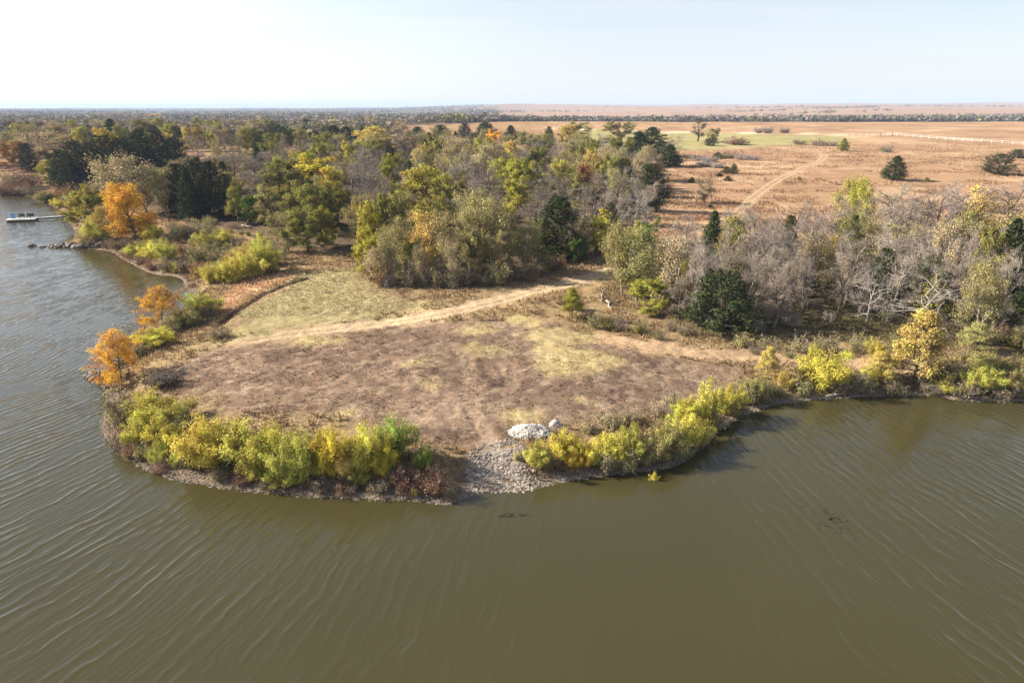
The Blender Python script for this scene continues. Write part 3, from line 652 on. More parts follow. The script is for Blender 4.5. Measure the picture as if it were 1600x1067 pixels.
P_('plane', 'otan', 1524, 503, base=547, w=44, label='small leaning olive tree at the right end of the grove', lean=0.15, var=1)
P_('oak', 'ygreen', 1012, 428, base=484, w=56, label='yellow-green tree on two dark trunks at the grove\'s left end', mark='two-trunk tree', var=0)
P_('half', 'otan', 972, 345, base=462, w=50, label='tall olive tan tree beside the track at the grove corner', mark='grove corner tree', var=1)
P_('half', 'tan', 232, 240, base=336, w=96, label='wide tan thin-leaved tree behind the tall orange tree', mark='wide tan tree', var=1)

# ---- the rest of the trees the photograph lets you tell apart
T = """oak ygreen 134 292 355 0 52|oak olive 162 294 355 0 40|half gold 168 318 374 0 36|willow lime 152 340 376 0 34|willow lemon 236 348 378 0 26|brush gold 132 365 379 0 14|willow lemon 94 309 323 0 18|brush rust 114 311 328 0 26|willow otan 76 296 314 0 30|oak ygreen 72 250 0 8 34|half tan 66 205 0 13 58
cedar dcedar 286 256 338 0 38|cedar dcedar 312 248 338 0 42|cedar dcedar 336 252 340 0 38|cedar dcedar 360 272 342 0 32|half otan 262 262 340 0 40|oak olive 372 280 348 0 30|cedar dcedar 300 262 344 0 30|cedar dcedar 104 234 300 0 44|cedar dcedar 128 220 299 0 46|cedar dcedar 152 222 297 0 46|cedar cedar 174 211 288 0 44|cedar dcedar 200 214 284 0 44|cedar cedar 226 203 274 0 46|cedar dcedar 252 206 266 0 42|cedar dcedar 277 215 260 0 38|cedar dcedar 184 240 292 0 44|cedar dcedar 234 232 276 0 40|cedar dcedar 210 238 282 0 38|cedar dcedar 116 252 303 0 34
oak ygreen 125 193 0 12 26|oak yellow 162 200 0 12 30|oak olive 222 186 0 13 36|cedar dcedar 275 179 0 13 26|cedar dcedar 357 179 0 12 28|oak gold 296 198 0 11 26|oak olive 322 184 0 13 38|brush dark 350 197 0 7 42|bare grey 386 184 0 12 28|oak rust 12 221 0 11 34|cedar dcedar 38 224 0 11 26|half otan 36 191 0 12 38|half tan 92 190 0 12 40|bare grey 60 197 0 12 40|cedar dcedar 170 186 0 13 24|half tan 16 205 0 11 34|bare grey 305 208 0 11 36|half otan 275 248 0 10 40
cedar cedar 428 192 0 11 28|cedar cedar 446 198 0 10 26|cedar cedar 477 186 0 12 16|cedar cedar 520 196 0 10 34|cedar cedar 540 198 0 10 26|cedar cedar 652 198 0 11 26|cedar cedar 688 195 0 10 28|cedar cedar 726 193 0 10 24|cedar cedar 758 191 0 11 34|cedar cedar 798 196 0 10 20|half tan 522 186 0 11 30|half tan 580 184 0 12 30|half tan 630 190 0 11 26|cedar cedar 492 205 0 10 28|cedar cedar 460 190 0 10 18
oak olive 432 248 0 12 58|oak otan 428 290 0 10 52|oak yellow 520 262 0 10 40|oak olive 470 280 0 11 56|half otan 450 325 392 0 46|oak olive 482 326 392 0 60|oak ygreen 512 320 385 0 32|oak green 396 300 352 0 30|oak ygreen 608 240 0 11 34|oak ygreen 580 305 400 0 46|oak olive 606 290 400 0 48|oak olive 690 272 0 12 50|half otan 560 300 0 11 40
half tan 720 212 0 13 56|half tan 762 222 0 13 54|half tan 700 232 0 12 50|oak ygreen 786 246 0 11 42|oak orange 774 203 0 11 30|oak gold 795 220 0 11 24|half otan 824 208 0 12 34|oak olive 846 222 0 12 32|oak rust 916 254 0 11 26|oak gold 928 234 0 12 26|half otan 886 236 0 12 36|oak gold 655 224 0 11 24|half otan 655 232 0 11 36
oak ygreen 584 360 436 0 38|half otan 612 350 440 0 46|half tan 596 384 444 0 44|half gold 668 330 432 0 40|half otan 692 322 436 0 46|half otan 732 308 428 0 56|half otan 766 312 426 0 50|half otan 796 330 424 0 44|half tan 708 374 446 0 34|oak otan 740 348 438 0 40|half tan 656 380 446 0 30|oak olive 642 366 442 0 36|oak otan 772 360 436 0 36|half otan 818 340 424 0 38|oak green 905 370 410 0 30|half tan 906 320 404 0 36
oak otan 907 189 0 12 44|oak otan 972 190 0 12 46|oak gold 885 196 0 12 30|cedar cedar 1020 199 0 13 46|cedar cedar 1000 206 0 12 36|cedar cedar 1045 226 260 0 34|bare grey 1052 208 0 11 30|cedar cedar 975 248 0 11 30|cedar cedar 1016 256 0 12 40|cedar cedar 1028 270 308 0 30|cedar cedar 955 316 0 9 22|cedar cedar 858 198 0 11 18|cedar cedar 886 196 0 11 16|oak green 1012 338 0 10 34
bare pale 964 284 0 12 44|bare pale 995 286 0 12 44|bare grey 1014 278 0 11 40|bare pale 990 232 0 11 32|bare grey 935 268 0 12 40|bare grey 890 262 0 12 46|bare grey 860 254 0 12 46|bare grey 843 284 0 12 44|bare grey 822 220 0 12 40|bare grey 545 234 0 13 50|bare grey 510 226 0 12 46|bare grey 575 246 0 13 46|bare grey 470 222 0 12 44|bare grey 430 222 0 12 44|bare grey 596 262 0 13 46|bare grey 625 250 0 12 42|bare grey 740 236 0 13 46|bare grey 768 256 0 12 46|bare grey 560 272 0 12 44|bare grey 712 252 0 12 42|bare grey 735 272 0 12 44|bare grey 390 236 0 11 40|bare grey 360 232 0 11 40|bare grey 385 260 0 11 40|bare grey 415 236 0 11 36|bare grey 345 240 0 10 36|bare grey 870 230 0 12 40|bare grey 910 290 0 11 40
half otan 995 352 470 0 48|half otan 1030 372 476 0 46|half tan 1052 360 486 0 60|oak ygreen 990 344 0 11 36|oak otan 960 372 440 0 26|bare grey 1086 370 500 0 64|cedar cedar 1118 330 0 11 34|cedar olive 1148 336 0 11 40|bare grey 1105 348 0 11 50|bare grey 1150 352 0 11 56|bare grey 1195 336 0 12 60|bare grey 1235 340 0 11 60|bare grey 1180 386 0 10 60|bare grey 1230 384 0 10 56|bare grey 1270 330 0 12 60|bare grey 1310 310 0 12 60|half ygreen 1332 273 0 13 34|half ygreen 1362 276 0 13 38|bare grey 1395 290 0 12 64|bare grey 1420 300 0 12 60|bare grey 1480 282 0 13 64|bare grey 1515 286 0 13 60|half gold 1546 288 0 13 48|bare grey 1585 284 0 13 60|cedar cedar 1238 336 0 10 26|half olive 1325 332 0 11 40|cedar cedar 1338 336 0 10 26|half gold 1300 366 0 9 24|oak olive 1560 352 0 11 46|cedar cedar 1592 342 0 12 50|bare grey 1400 340 0 11 50|bare grey 1460 350 0 11 60|bare grey 1510 350 0 11 50|half otan 1560 410 0 9 56|bare grey 1595 390 0 10 50|bare grey 1268 392 0 9 50|cedar cedar 1388 388 0 8 36|bare grey 1340 360 0 11 56|bare grey 1310 404 488 0 50|cedar olive 1470 420 0 7 36|half otan 1545 440 0 8 50|bare grey 1500 400 0 9 60|half tan 1490 336 0 11 44|half tan 1280 356 0 10 44|bare grey 1220 420 0 8 50|half olive 1080 400 492 0 36|bare grey 1062 430 500 0 30
cedar cedar 1121 238 248 0 15|cedar cedar 1146 256 272 0 12|cedar cedar 1135 260 271 0 12|cedar cedar 1124 270 276 0 10|cedar cedar 1137 275 283 0 11|cedar olive 1081 277 285 0 11|cedar cedar 1109 319 325 0 8|cedar olive 1248 276 281 0 6|cedar olive 1448 277 284 0 8|half tan 1100 278 318 0 26|cedar olive 1035 262 268 0 10
brush brown 1075 238 248 0 22|brush grey 1092 240 251 0 26|brush grey 1108 243 253 0 26|brush brown 1140 236 247 0 28|brush grey 1158 238 249 0 28|brush grey 1176 240 250 0 24|brush grey 1100 250 260 0 26|brush grey 1120 252 262 0 24|brush brown 1250 216 226 0 22|brush rbrown 1280 215 228 0 26|brush brown 1300 218 228 0 22|brush grey 1185 198 208 0 14|brush grey 1200 197 208 0 16|brush dark 1226 199 208 0 14|brush brown 1380 228 236 0 14"""
S_ = """brush otan 194 600 660 0 50|willow lemon 232 608 658 0 46|willow lime 274 614 662 0 50|willow lime 214 650 690 0 34|willow lemon 258 646 694 0 44|willow lime 248 690 722 0 26|willow lime 273 706 727 0 15|willow lemon 322 645 722 0 58|willow lime 356 650 716 0 44|willow lime 392 650 730 0 60|willow yellow 330 696 728 0 26|willow lemon 432 656 728 0 46|willow lime 452 676 744 0 44|willow lime 440 722 752 0 36|willow lime 478 668 742 0 40|willow lime 462 726 752 0 30|willow lemon 500 672 742 0 36|willow yellow 524 654 738 0 46|willow gold 540 684 742 0 34|willow lemon 572 648 734 0 46|willow wgreen 616 636 712 0 46|willow yellow 598 688 742 0 36|willow lime 562 730 752 0 26|willow wgreen 660 690 730 0 24|willow lime 650 758 774 0 10|willow lime 398 712 746 0 30|brush brown 300 690 726 0 36|brush otan 222 692 714 0 30|brush brown 186 664 700 0 30|brush rbrown 204 690 716 0 24|brush otan 290 640 676 0 34|brush brown 345 726 746 0 34|brush rbrown 380 734 754 0 28|brush brown 420 742 762 0 32|brush brown 500 744 766 0 36|brush rbrown 540 748 768 0 34|brush brown 590 746 770 0 34|brush rbrown 640 732 768 0 40|brush rbrown 680 730 770 0 40|brush brown 700 752 776 0 26|brush rbrown 250 716 736 0 26|brush brown 620 720 752 0 34
willow lime 838 684 727 0 36|willow lemon 880 667 716 0 40|willow yellow 898 696 728 0 26|willow lemon 928 676 724 0 40|willow yellow 915 690 728 0 24|willow lemon 962 668 722 0 40|willow lime 990 660 718 0 34|willow otan 1008 686 722 0 34|willow otan 1030 652 714 0 44|willow lime 1060 648 704 0 44|willow lemon 1088 644 692 0 38|willow lemon 1068 618 654 0 36|willow lime 1108 592 660 0 38|willow lemon 1134 594 646 0 34|willow lemon 1022 735 748 0 12|brush brown 948 700 734 0 34|brush otan 978 696 732 0 34|brush otan 1050 680 714 0 36|brush otan 1090 666 694 0 30|brush tan 920 650 676 0 26|brush tan 955 640 668 0 30|brush tan 985 634 658 0 26|brush tan 1030 622 650 0 34|brush tan 1050 608 634 0 28|brush tan 940 636 654 0 22|brush brown 870 660 680 0 18|brush otan 1122 640 668 0 30|brush brown 1150 620 648 0 30|brush tan 1140 590 620 0 26|brush lime 807 704 718 0 9
plane gold 1197 541 590 0 30|willow gold 1222 576 604 0 24|willow otan 1180 580 620 0 34|willow lemon 1282 544 604 0 62|willow lime 1274 534 560 0 16|willow lemon 1372 528 562 0 28|plane gold 1372 550 594 0 40|willow lemon 1366 566 592 0 30|willow lime 1479 586 613 0 26|willow lime 1520 566 606 0 40|willow lime 1552 566 606 0 42|willow otan 1580 550 600 0 44|willow otan 1540 548 578 0 36|willow otan 1598 570 616 0 40|brush otan 1250 588 616 0 30|brush otan 1330 570 606 0 44|brush brown 1310 588 614 0 30|brush otan 1346 582 610 0 34|brush brown 1395 590 614 0 36|brush otan 1470 556 596 0 44|brush brown 1500 590 618 0 40|brush otan 1490 560 586 0 34|brush brown 1450 592 614 0 30|brush olive 1510 544 566 0 26|brush olive 1214 596 618 0 26|brush otan 1168 600 628 0 28|brush brown 1570 596 622 0 34|brush brown 1195 612 628 0 26
willow lemon 240 508 540 0 52|brush otan 200 504 548 0 30|willow lime 318 450 490 0 44|willow otan 298 478 506 0 34|willow otan 280 484 512 0 28|brush brown 222 530 556 0 30|brush otan 264 498 520 0 28|brush brown 196 548 572 0 24|brush brown 250 585 604 0 32|brush dark 262 576 600 0 36|brush brown 165 578 594 0 20|brush brown 330 472 494 0 26|brush brown 345 512 528 0 30
willow lime 217 376 399 0 30|willow lemon 238 374 401 0 26|willow lime 260 370 406 0 32|willow lime 326 358 388 0 30|willow lime 352 356 384 0 30|willow gold 382 374 412 0 30|willow lime 332 408 440 0 26|willow lime 352 402 440 0 28|willow lemon 374 398 436 0 34|willow lime 402 386 430 0 38|willow lime 418 368 424 0 34|willow lemon 362 418 440 0 20|willow lime 274 408 425 0 14|willow lime 408 362 414 0 26|brush rust 290 372 400 0 30|brush otan 310 378 408 0 30|brush brown 292 400 426 0 28|brush rust 312 408 432 0 24|brush otan 340 380 408 0 30|brush brown 260 400 422 0 26|brush rbrown 240 404 420 0 24|brush rbrown 220 398 412 0 22|brush otan 280 350 376 0 30|brush tan 300 346 372 0 34|brush otan 320 340 362 0 30|brush rust 200 384 402 0 20|brush brown 186 372 388 0 26|brush rust 170 370 386 0 20|brush otan 440 380 404 0 20|brush brown 140 366 384 0 26
brush brown 640 404 448 0 30|brush grey 664 396 446 0 20|brush brown 690 416 448 0 26|brush brown 730 412 446 0 30|brush otan 780 408 444 0 30|brush brown 810 406 438 0 28|brush otan 838 404 432 0 26|brush brown 760 424 446 0 26|brush rust 600 408 446 0 26|brush brown 576 412 436 0 22|brush olive 850 390 424 0 28|brush brown 710 428 450 0 22|brush grey 610 424 448 0 20|brush rust 870 396 420 0 24|brush rust 830 424 440 0 20
brush olive 930 486 512 0 24|brush olive 950 490 514 0 24|brush brown 970 494 516 0 24|brush olive 1000 500 520 0 24|brush brown 920 478 500 0 18|brush brown 1046 496 516 0 18|brush brown 1070 500 522 0 24|brush olive 1030 512 530 0 24|brush brown 900 460 484 0 18|brush rust 880 452 476 0 18|brush otan 1160 520 540 0 28|brush olive 1200 522 546 0 30|brush otan 1250 520 548 0 34|brush otan 1290 520 548 0 34|brush olive 1340 516 546 0 32|brush brown 1300 536 556 0 22|brush otan 1230 540 556 0 22|brush brown 1180 536 552 0 20|brush olive 1400 520 548 0 30|brush rust 1560 500 530 0 34|brush olive 1590 512 544 0 34|brush brown 20 262 292 0 40|brush rbrown 44 264 294 0 40|brush rbrown 10 282 302 0 40|brush brown 50 284 304 0 30|brush rbrown 30 286 304 0 30|brush otan 110 296 316 0 26|brush rust 130 285 310 0 30|brush tan 160 276 305 0 34|brush rust 100 286 312 0 24|brush otan 190 270 300 0 34"""
for row in (T + '\n' + S_).replace('\n', '|').split('|'):
    f = row.split(); b, h, w = float(f[4]), float(f[5]), float(f[6])
    if f[0] == 'brush' and f[1] in ('grey', 'dark', 'pale'): pass
    P_(f[0], f[1], float(f[2]), float(f[3]), base=b or None, H=(h or None) if not b else None, w=w)

# ---- fill of the wood: the trees between, set by spacing on the ground
def fill(poly, spacing, kinds, hmin, hmax, seed, nmax):
    rng = np.random.default_rng(seed); lo, hi = poly.min(0), poly.max(0); n = 0; tries = 0
    pts = np.array([(p['x'], p['y']) for p in PLANTS]); 
    fam = [k[0] for k in kinds]; wt = np.array([k[2] for k in kinds], float); wt /= wt.sum()
    while n < nmax and tries < 6000:
        tries += 1; x, y = lo + rng.random(2) * (hi - lo)
        if not inside(poly, np.array([x]), np.array([y]))[0]: continue
        if np.min((pts[:, 0] - x) ** 2 + ((pts[:, 1] - y) * 0.75) ** 2) < spacing ** 2: continue
        k = kinds[rng.choice(len(kinds), p=wt)]; h = rng.uniform(hmin, hmax) * (0.85 if k[0] == 'cedar' else 1)
        z = land1(x, y); px, py, _ = project((x, y, z + h))
        if not (-60 < px < 1660): continue
        plant(k[0], k[1], px, py, H=h, at=(x, y)); pts = np.vstack([pts, [x, y]]); n += 1
MIX = [('bare', 'grey', 4.5), ('half', 'otan', 2), ('half', 'tan', 0.9), ('oak', 'olive', 2), ('oak', 'ygreen', 1), ('cedar', 'cedar', 1.5)]
F_wood = pxline([(300, 345), (430, 372), (480, 385), (560, 392), (590, 425), (650, 436), (760, 436), (850, 420), (930, 396), (975, 350), (1020, 318), (1022, 268), (900, 250), (700, 246), (500, 246), (380, 250), (300, 270), (260, 300)])
fill(F_wood, 6.0, MIX, 9, 12, 3, 120)
F_back = pxline([(420, 243), (1000, 247), (985, 236), (820, 228), (640, 226), (440, 226)])
fill(F_back, 9.0, MIX, 8, 11, 4, 40)
F_grove = pxline([(985, 445), (1080, 485), (1180, 500), (1300, 480), (1420, 490), (1640, 515), (1700, 420), (1600, 372), (1400, 385), (1220, 395), (1040, 412)])
fill(F_grove, 3.9, [('bare', 'grey', 6), ('half', 'otan', 1.0), ('cedar', 'cedar', 0.7), ('spread', 'grey', 1.2)], 7.5, 11, 5, 105)
F_under = pxline([(1080, 505), (1180, 515), (1300, 505), (1420, 508), (1640, 530), (1700, 440), (1600, 400), (1400, 410), (1220, 420), (1060, 440)])
fill(F_under, 2.6, [('brush', 'brown', 2), ('brush', 'grey', 2), ('brush', 'olive', 1)], 1.0, 2.4, 15, 60)
F_left = pxline([(-40, 262), (60, 272), (130, 288), (250, 262), (330, 246), (420, 232), (420, 214), (280, 212), (150, 216), (-40, 222)])
fill(F_left, 9.5, [('half', 'tan', 1.2), ('bare', 'grey', 2), ('cedar', 'dcedar', 2.4), ('oak', 'olive', 1.8), ('oak', 'ygreen', 1), ('oak', 'gold', .5)], 9, 13, 6, 75)
F_cove = pxline([(205, 388), (250, 362), (300, 345), (380, 360), (440, 384), (420, 420), (340, 440), (300, 425), (240, 410)])
fill(F_cove, 3.2, [('brush', 'otan', 3), ('brush', 'tan', 2), ('brush', 'brown', 1.5), ('willow', 'otan', 1), ('willow', 'lime', .7)], 1.2, 2.8, 8, 45)
#@@PART3

# ------------------------------------------------------------------ far woods: masses beyond counting
frng = np.random.default_rng(11)
def far_wood(name, label, pts, cols, hs, nq, flatten=0.8):
    """every tree of the mass is a heap of leafy facets"""
    n = len(pts); z = landq(pts[:, 0], pts[:, 1])
    q = unit(frng.normal(size=(n, nq, 3))) * (frng.random((n, nq, 1)) ** 0.4)
    R = hs * frng.uniform(0.6, 0.95, n)
    c = np.stack([pts[:, 0], pts[:, 1], z + hs * 0.55], 1)[:, None] + q * np.stack([R, R, hs * 0.45 * flatten], 1)[:, None]
    s = (hs * 0.13 * math.sqrt(30 / nq))[:, None, None] * frng.uniform(0.7, 1.4, (n, nq, 1))
    nr = unit(q + [0, 0, .5] + 0.4 * frng.normal(size=(n, nq, 3))); a = unit(np.cross(nr, frng.normal(size=(n, nq, 3)))); b = np.cross(nr, a)
    V = np.stack([c - a * s, c + b * s * .8, c + a * s, c - b * s * .8], 2).reshape(-1, 3)
    C = np.ones((n, nq, 4, 4)); C[..., :3] = (cols[:, None] * frng.uniform(0.78, 1.25, (n, nq, 1)))[:, :, None]
    o = obj(name, mesh(name, V, np.arange(len(V)).reshape(-1, 4), M_FAR, {'Col': C.reshape(-1, 4)}))
    tag(o, label, 'woodland', kind='stuff'); return o
PAL = np.array([(0.17, 0.14, 0.125), (0.18, 0.15, 0.13), (0.14, 0.13, 0.06), (0.19, 0.14, 0.09), (0.06, 0.075, 0.04), (0.2, 0.18, 0.085), (0.24, 0.15, 0.07), (0.05, 0.065, 0.035)])
def band(n, u0, u1, y0, y1, keep, hlo=7, hhi=12, p=None):
    u = frng.uniform(u0, u1, n); y = np.exp(frng.uniform(math.log(y0), math.log(y1), n)); x = u * y
    m = keep(x, y, u); x, y = x[m], y[m]; k = len(x)
    return np.stack([x, y], 1), PAL[frng.choice(len(PAL), k, p=p)] * frng.uniform(0.9, 1.1, (k, 1)), frng.uniform(hlo, hhi, k)
p1 = [.27, .24, .15, .12, .06, .1, .04, .02]; p2 = [.3, .25, .15, .06, .12, .06, .02, .04]
a = band(3400, -1.1, 0.02, 395, 1000, lambda x, y, u: (fbm(x / 90, y / 90, 71, 3) > 0.40) & ~((u > -0.2) & (y < 430)) & (u < -0.06 - 0.1 * (y < 700)), 8, 12.5, p1)
far_wood('near_far_woodland', 'hazy mixed autumn woods stretching behind the left wood', *a, 50)
a = band(9500, -1.2, -0.02, 950, 7000, lambda x, y, u: fbm(x / 420, y / 420, 73, 3) > 0.36, 9, 16, p1)
far_wood('distant_woodland', 'blue hazy woods reaching to the left horizon', *a, 16)
def belts(x, y, u):
    d = fbm(x / 350, y / 180, 75, 3)
    return ((np.abs(y - 1090 - 70 * np.sin(x / 260) - 40 * np.sin(x / 97)) < 40 + 70 * fbm(x / 120, y / 900, 79, 2)) & (d > 0.40)) | ((np.abs(y - 1700 - 160 * np.sin(x / 400)) < 120) & (d > 0.5)) | ((y > 2200) & (fbm(x / 700, y / 400, 77, 3) > 0.68)) 
a, a2 = band(9000, -0.2, 1.0, 950, 5200, belts, 8, 13, p2), band(9000, -0.1, 1.0, 985, 1240, belts, 5, 14, p2)
a = [np.concatenate(q) for q in zip(a, a2)]
far_wood('tree_belt', 'grey-green tree belts across the hills beyond the prairie', *a, 26)

# ------------------------------------------------------------------ dry grass and weeds
grng = np.random.default_rng(5)
def tufts(name, label, px, py, h, w, blades, gain, lean=0.5, tintmix=None):
    D = shore_d(px, py); m = D > 0.45; px, py, D, h, w = px[m], py[m], D[m], h[m], w[m]
    n = len(px); C = ground_color(px, py, D) * gain
    if tintmix is not None: C = C * (1 - tintmix[1]) + np.array(tintmix[0]) * tintmix[1]
    z = landq(px, py); P = np.stack([px, py, z - 0.03], 1)[:, None]
    az = grng.random((n, blades)) * 6.283; r = w[:, None] * grng.random((n, blades))
    b = P + np.stack([np.cos(az) * r, np.sin(az) * r, az * 0], -1)
    t = b + np.stack([np.cos(az) * lean * h[:, None], np.sin(az) * lean * h[:, None], h[:, None] * grng.uniform(.55, 1.15, (n, blades))], -1) * grng.uniform(.5, 1, (n, blades, 1)) 
    s = np.stack([-np.sin(az), np.cos(az), az * 0], -1) * (w * 0.32)[:, None, None]
    V = np.stack([b - s, b + s, t], 2).reshape(-1, 3)
    CC = np.ones((n, blades, 3, 4)); CC[..., :3] = (C[:, None] * grng.uniform(0.7, 1.35, (n, blades, 1)))[:, :, None]
    o = obj(name, mesh(name, V, np.arange(len(V)).reshape(-1, 3), M_TUFT, {'Col': np.clip(CC, 0, 1).reshape(-1, 4)}))
    tag(o, label, 'grass', kind='stuff')
def scatter(n, x0, x1, y0, y1): return grng.uniform(x0, x1, n), grng.uniform(y0, y1, n)
def indist(P, x, y): 
    d = linedist(P, x, y, True); return np.where(inside(P, x, y), d, -d)
zone_free = lambda x, y: (linedist(Z_track, x, y) > 2.2) & ~inside(Z_gravel, x, y)
x, y = scatter(60000, -48, 46, 49, 112); k = inside(Z_clear, x, y) & zone_free(x, y) & (fbm(x / 2.2, y / 2.2, 81, 2) > 0.42); x, y = x[k], y[k]
tufts('mown_grass', 'short brown mown grass of the clearing', x, y, grng.uniform(0.07, 0.2, len(x)), grng.uniform(0.12, 0.26, len(x)), 4, 1.12, 0.8)
x, y = scatter(75000, -62, 80, 49, 135); k = ~inside(Z_clear, x, y) & ~inside(Z_green, x, y) & zone_free(x, y) & (linedist(Z_pale, x, y) > 1.5) & (fbm(x / 3, y / 3, 83, 3) > 0.4); x, y = x[k], y[k]
tufts('weeds', 'rough dry weeds on the banks and below the groves', x, y, grng.uniform(0.25, 0.8, len(x)), grng.uniform(0.12, 0.3, len(x)), 4, 1.15, 0.45)
x, y = scatter(14000, -48, -8, 92, 125); k = inside(Z_green, x, y) | inside(Z_pink, x, y); x, y = x[k], y[k]
tufts('green_grass', 'greenish mown grass beside the pale track', x, y, grng.uniform(0.08, 0.22, len(x)), grng.uniform(0.12, 0.28, len(x)), 4, 1.05, 0.7)
uu_ = grng.uniform(0.1, 0.85, 52000); yy_ = np.exp(grng.uniform(math.log(118), math.log(430), 52000)); xx_ = uu_ * yy_
k = (fbm(xx_ / 16, yy_ / 9, 85, 4) > 0.48) & (linedist(Z_two, xx_, yy_) > 2.2) & ~inside(Z_lawn, xx_, yy_); x, y = xx_[k], yy_[k]
tufts('prairie_grass', 'rust-coloured prairie grass on the right-hand slope', x, y, grng.uniform(0.4, 0.95, len(x)), grng.uniform(0.25, 0.6, len(x)), 4, 1.08, 0.4)
x, y = scatter(16000, -130, -20, 100, 270); k = ~inside(Z_wood, x, y) & ~inside(Z_green, x, y); x, y = x[k], y[k]
tufts('shore_grass', 'tall dry grass along the left cove and shore', x, y, grng.uniform(0.4, 1.0, len(x)), grng.uniform(0.2, 0.5, len(x)), 4, 1.2, 0.4)

# ------------------------------------------------------------------ the two-rut lane over the prairie
M_RUT = noise_mat('pale_earth', (0.26, 0.175, 0.105), (0.37, 0.265, 0.165), 0.9, 0.95)
lane = resample(Z_two, 3); cl_ = np.concatenate([[0], np.cumsum(np.linalg.norm(np.diff(lane, axis=0), axis=1))]); tt = np.arange(0, cl_[-1], 0.8)
lx, ly = np.interp(tt, cl_, lane[:, 0]), np.interp(tt, cl_, lane[:, 1]); tg = unit(np.stack([np.gradient(lx), np.gradient(ly)], 1)); nn = np.stack([-tg[:, 1], tg[:, 0]], 1)
for side in (-1.05, 1.05):
    wv = 0.36 + 0.22 * vnoise(tt / 3, tt * 0 + side, 3); c0 = np.stack([lx, ly], 1) + nn * (side + 0.25 * (vnoise(tt / 6, tt * 0, 8) - .5))[:, None]
    rows = [c0 + nn * (wv * f)[:, None] for f in (-1, -.33, .33, 1)]
    V = np.stack([np.concatenate([r, landq(r[:, 0], r[:, 1])[:, None] + h], 1) for r, h in zip(rows, (0.01, 0.05, 0.05, 0.01))], 1).reshape(-1, 3)
    I = np.arange(len(tt) * 4).reshape(-1, 4)
    o = obj('track', mesh('track', V, np.concatenate([np.stack([I[:-1, c], I[:-1, c + 1], I[1:, c + 1], I[1:, c]], 1) for c in range(3)]), M_RUT, None, True)); tag(o, kind='structure')

# ------------------------------------------------------------------ stones
def rock_mesh(name, seed, mat, sub=2, flat_=0.65):
    import bmesh
    bm = bmesh.new(); bmesh.ops.create_icosphere(bm, subdivisions=sub, radius=1)
    rg = np.random.default_rng(seed); cut = [(unit(rg.normal(size=3)), rg.uniform(0.55, 0.85)) for _ in range(9)]
    for v in bm.verts:
        p = np.array(v.co)
        for nrm, dd in cut:
            e = p @ nrm - dd
            if e > 0: p = p - nrm * e * 0.9
        p = p * (1 + 0.06 * rg.normal()); p[2] *= flat_; v.co = p
    me = bpy.data.meshes.new(name); bm.to_mesh(me); bm.free(); me.materials.append(mat); return me
M_ROCK = noise_mat('dark_rock', (0.07, 0.06, 0.055), (0.17, 0.145, 0.125), 2.5, 0.85, 0.4)
M_GRAVEL = noise_mat('pale_gravel', (0.36, 0.32, 0.285), (0.56, 0.51, 0.46), 9.0, 0.95, 0.8)
RK = [rock_mesh('rock', 60 + i, M_ROCK) for i in range(4)]
rrng = np.random.default_rng(2)
def rock(px, py, s, label, group):
    x, y = hit(px, py) if py > 0 else px
    o = obj('rock', RK[rrng.integers(0, 4)], loc=(x, y, max(land1(x, y), -0.15) + s * .18), sc=(s * rrng.uniform(.8, 1.3), s * rrng.uniform(.8, 1.2), s)); o.rotation_euler = tuple(rrng.uniform(-.3, .3, 2)) + (rrng.random() * 6,)
    tag(o, label, 'rock', group); return o
for i in range(44):
    t = rrng.random(); px = 64 + t * 105; py = 386.5 - t * 5 + rrng.normal() * (0.6 + 3.0 * t)
    rock(px, min(py, 390), rrng.uniform(0.6, 1.3) * (0.6 + .5 * t), 'dark boulder heaped on the rock spit below the dock', 'boulders of the rock spit')
rock(49, 384.2, 1.0, 'dark rock awash beyond the tip of the rock spit', None); rock(55, 384.6, 0.5, 'small rock awash between the outlying rock and the spit', None)
for px, py, s in ((136, 588, .5), (140, 590, .45), (144, 586, .6), (149, 590, .55), (154, 594, .5), (158, 598, .5), (150, 583, .45), (160, 590, .5), (166, 600, .4), (143, 594, .35), (168, 606, .4), (158, 584, .5)):
    rock(px, py, s, 'dark stone on the rocky tip below the orange tree', 'stones of the rocky tip')
def pebbles(name, label, x, y, s, c1, parent=None, zoff=0.0, zf=None):
    base = np.array([(1, 0, -.3), (-.5, .87, -.3), (-.5, -.87, -.3), (.5, .6, .5), (-.8, 0, .5), (.5, -.6, .5)]); fc = np.array([(0, 1, 3), (1, 2, 4), (2, 0, 5), (0, 3, 5), (1, 4, 3), (2, 5, 4), (3, 4, 5)])
    n = len(x); a = rrng.random(n) * 6.283; z = (zf(x, y) if zf else np.maximum(landq(x, y), -0.02)) + zoff
    B = base[None] * rrng.uniform(.65, 1.35, (n, 6, 3)) * s[:, None, None]; B[..., 2] *= 0.7
    V = np.stack([B[..., 0] * np.cos(a)[:, None] - B[..., 1] * np.sin(a)[:, None], B[..., 0] * np.sin(a)[:, None] + B[..., 1] * np.cos(a)[:, None], B[..., 2]], -1) + np.stack([x, y, z], 1)[:, None]
    C = np.ones((n, 6, 4)); C[..., :3] = (np.array(c1) * rrng.uniform(0.55, 1.35, (n, 1)) * rrng.uniform(.94, 1.06, (n, 3)))[:, None]
    o = obj(name, mesh(name, V.reshape(-1, 3), (fc[None] + (np.arange(n) * 6)[:, None, None]).reshape(-1, 3), M_TUFTX, {'Col': C.reshape(-1, 4)}), parent); o['kind'] = 'stuff'
    if not parent: tag(o, label, 'stones')
    return o
M_TUFTX = tint_mat('pebble')
sel = SH[(SH[:, 1] < 130) & (SH[:, 0] > -60) & (SH[:, 0] < 75)]; seg_ = rrng.integers(0, len(sel) - 1, 9000); t_ = rrng.random((9000, 1))
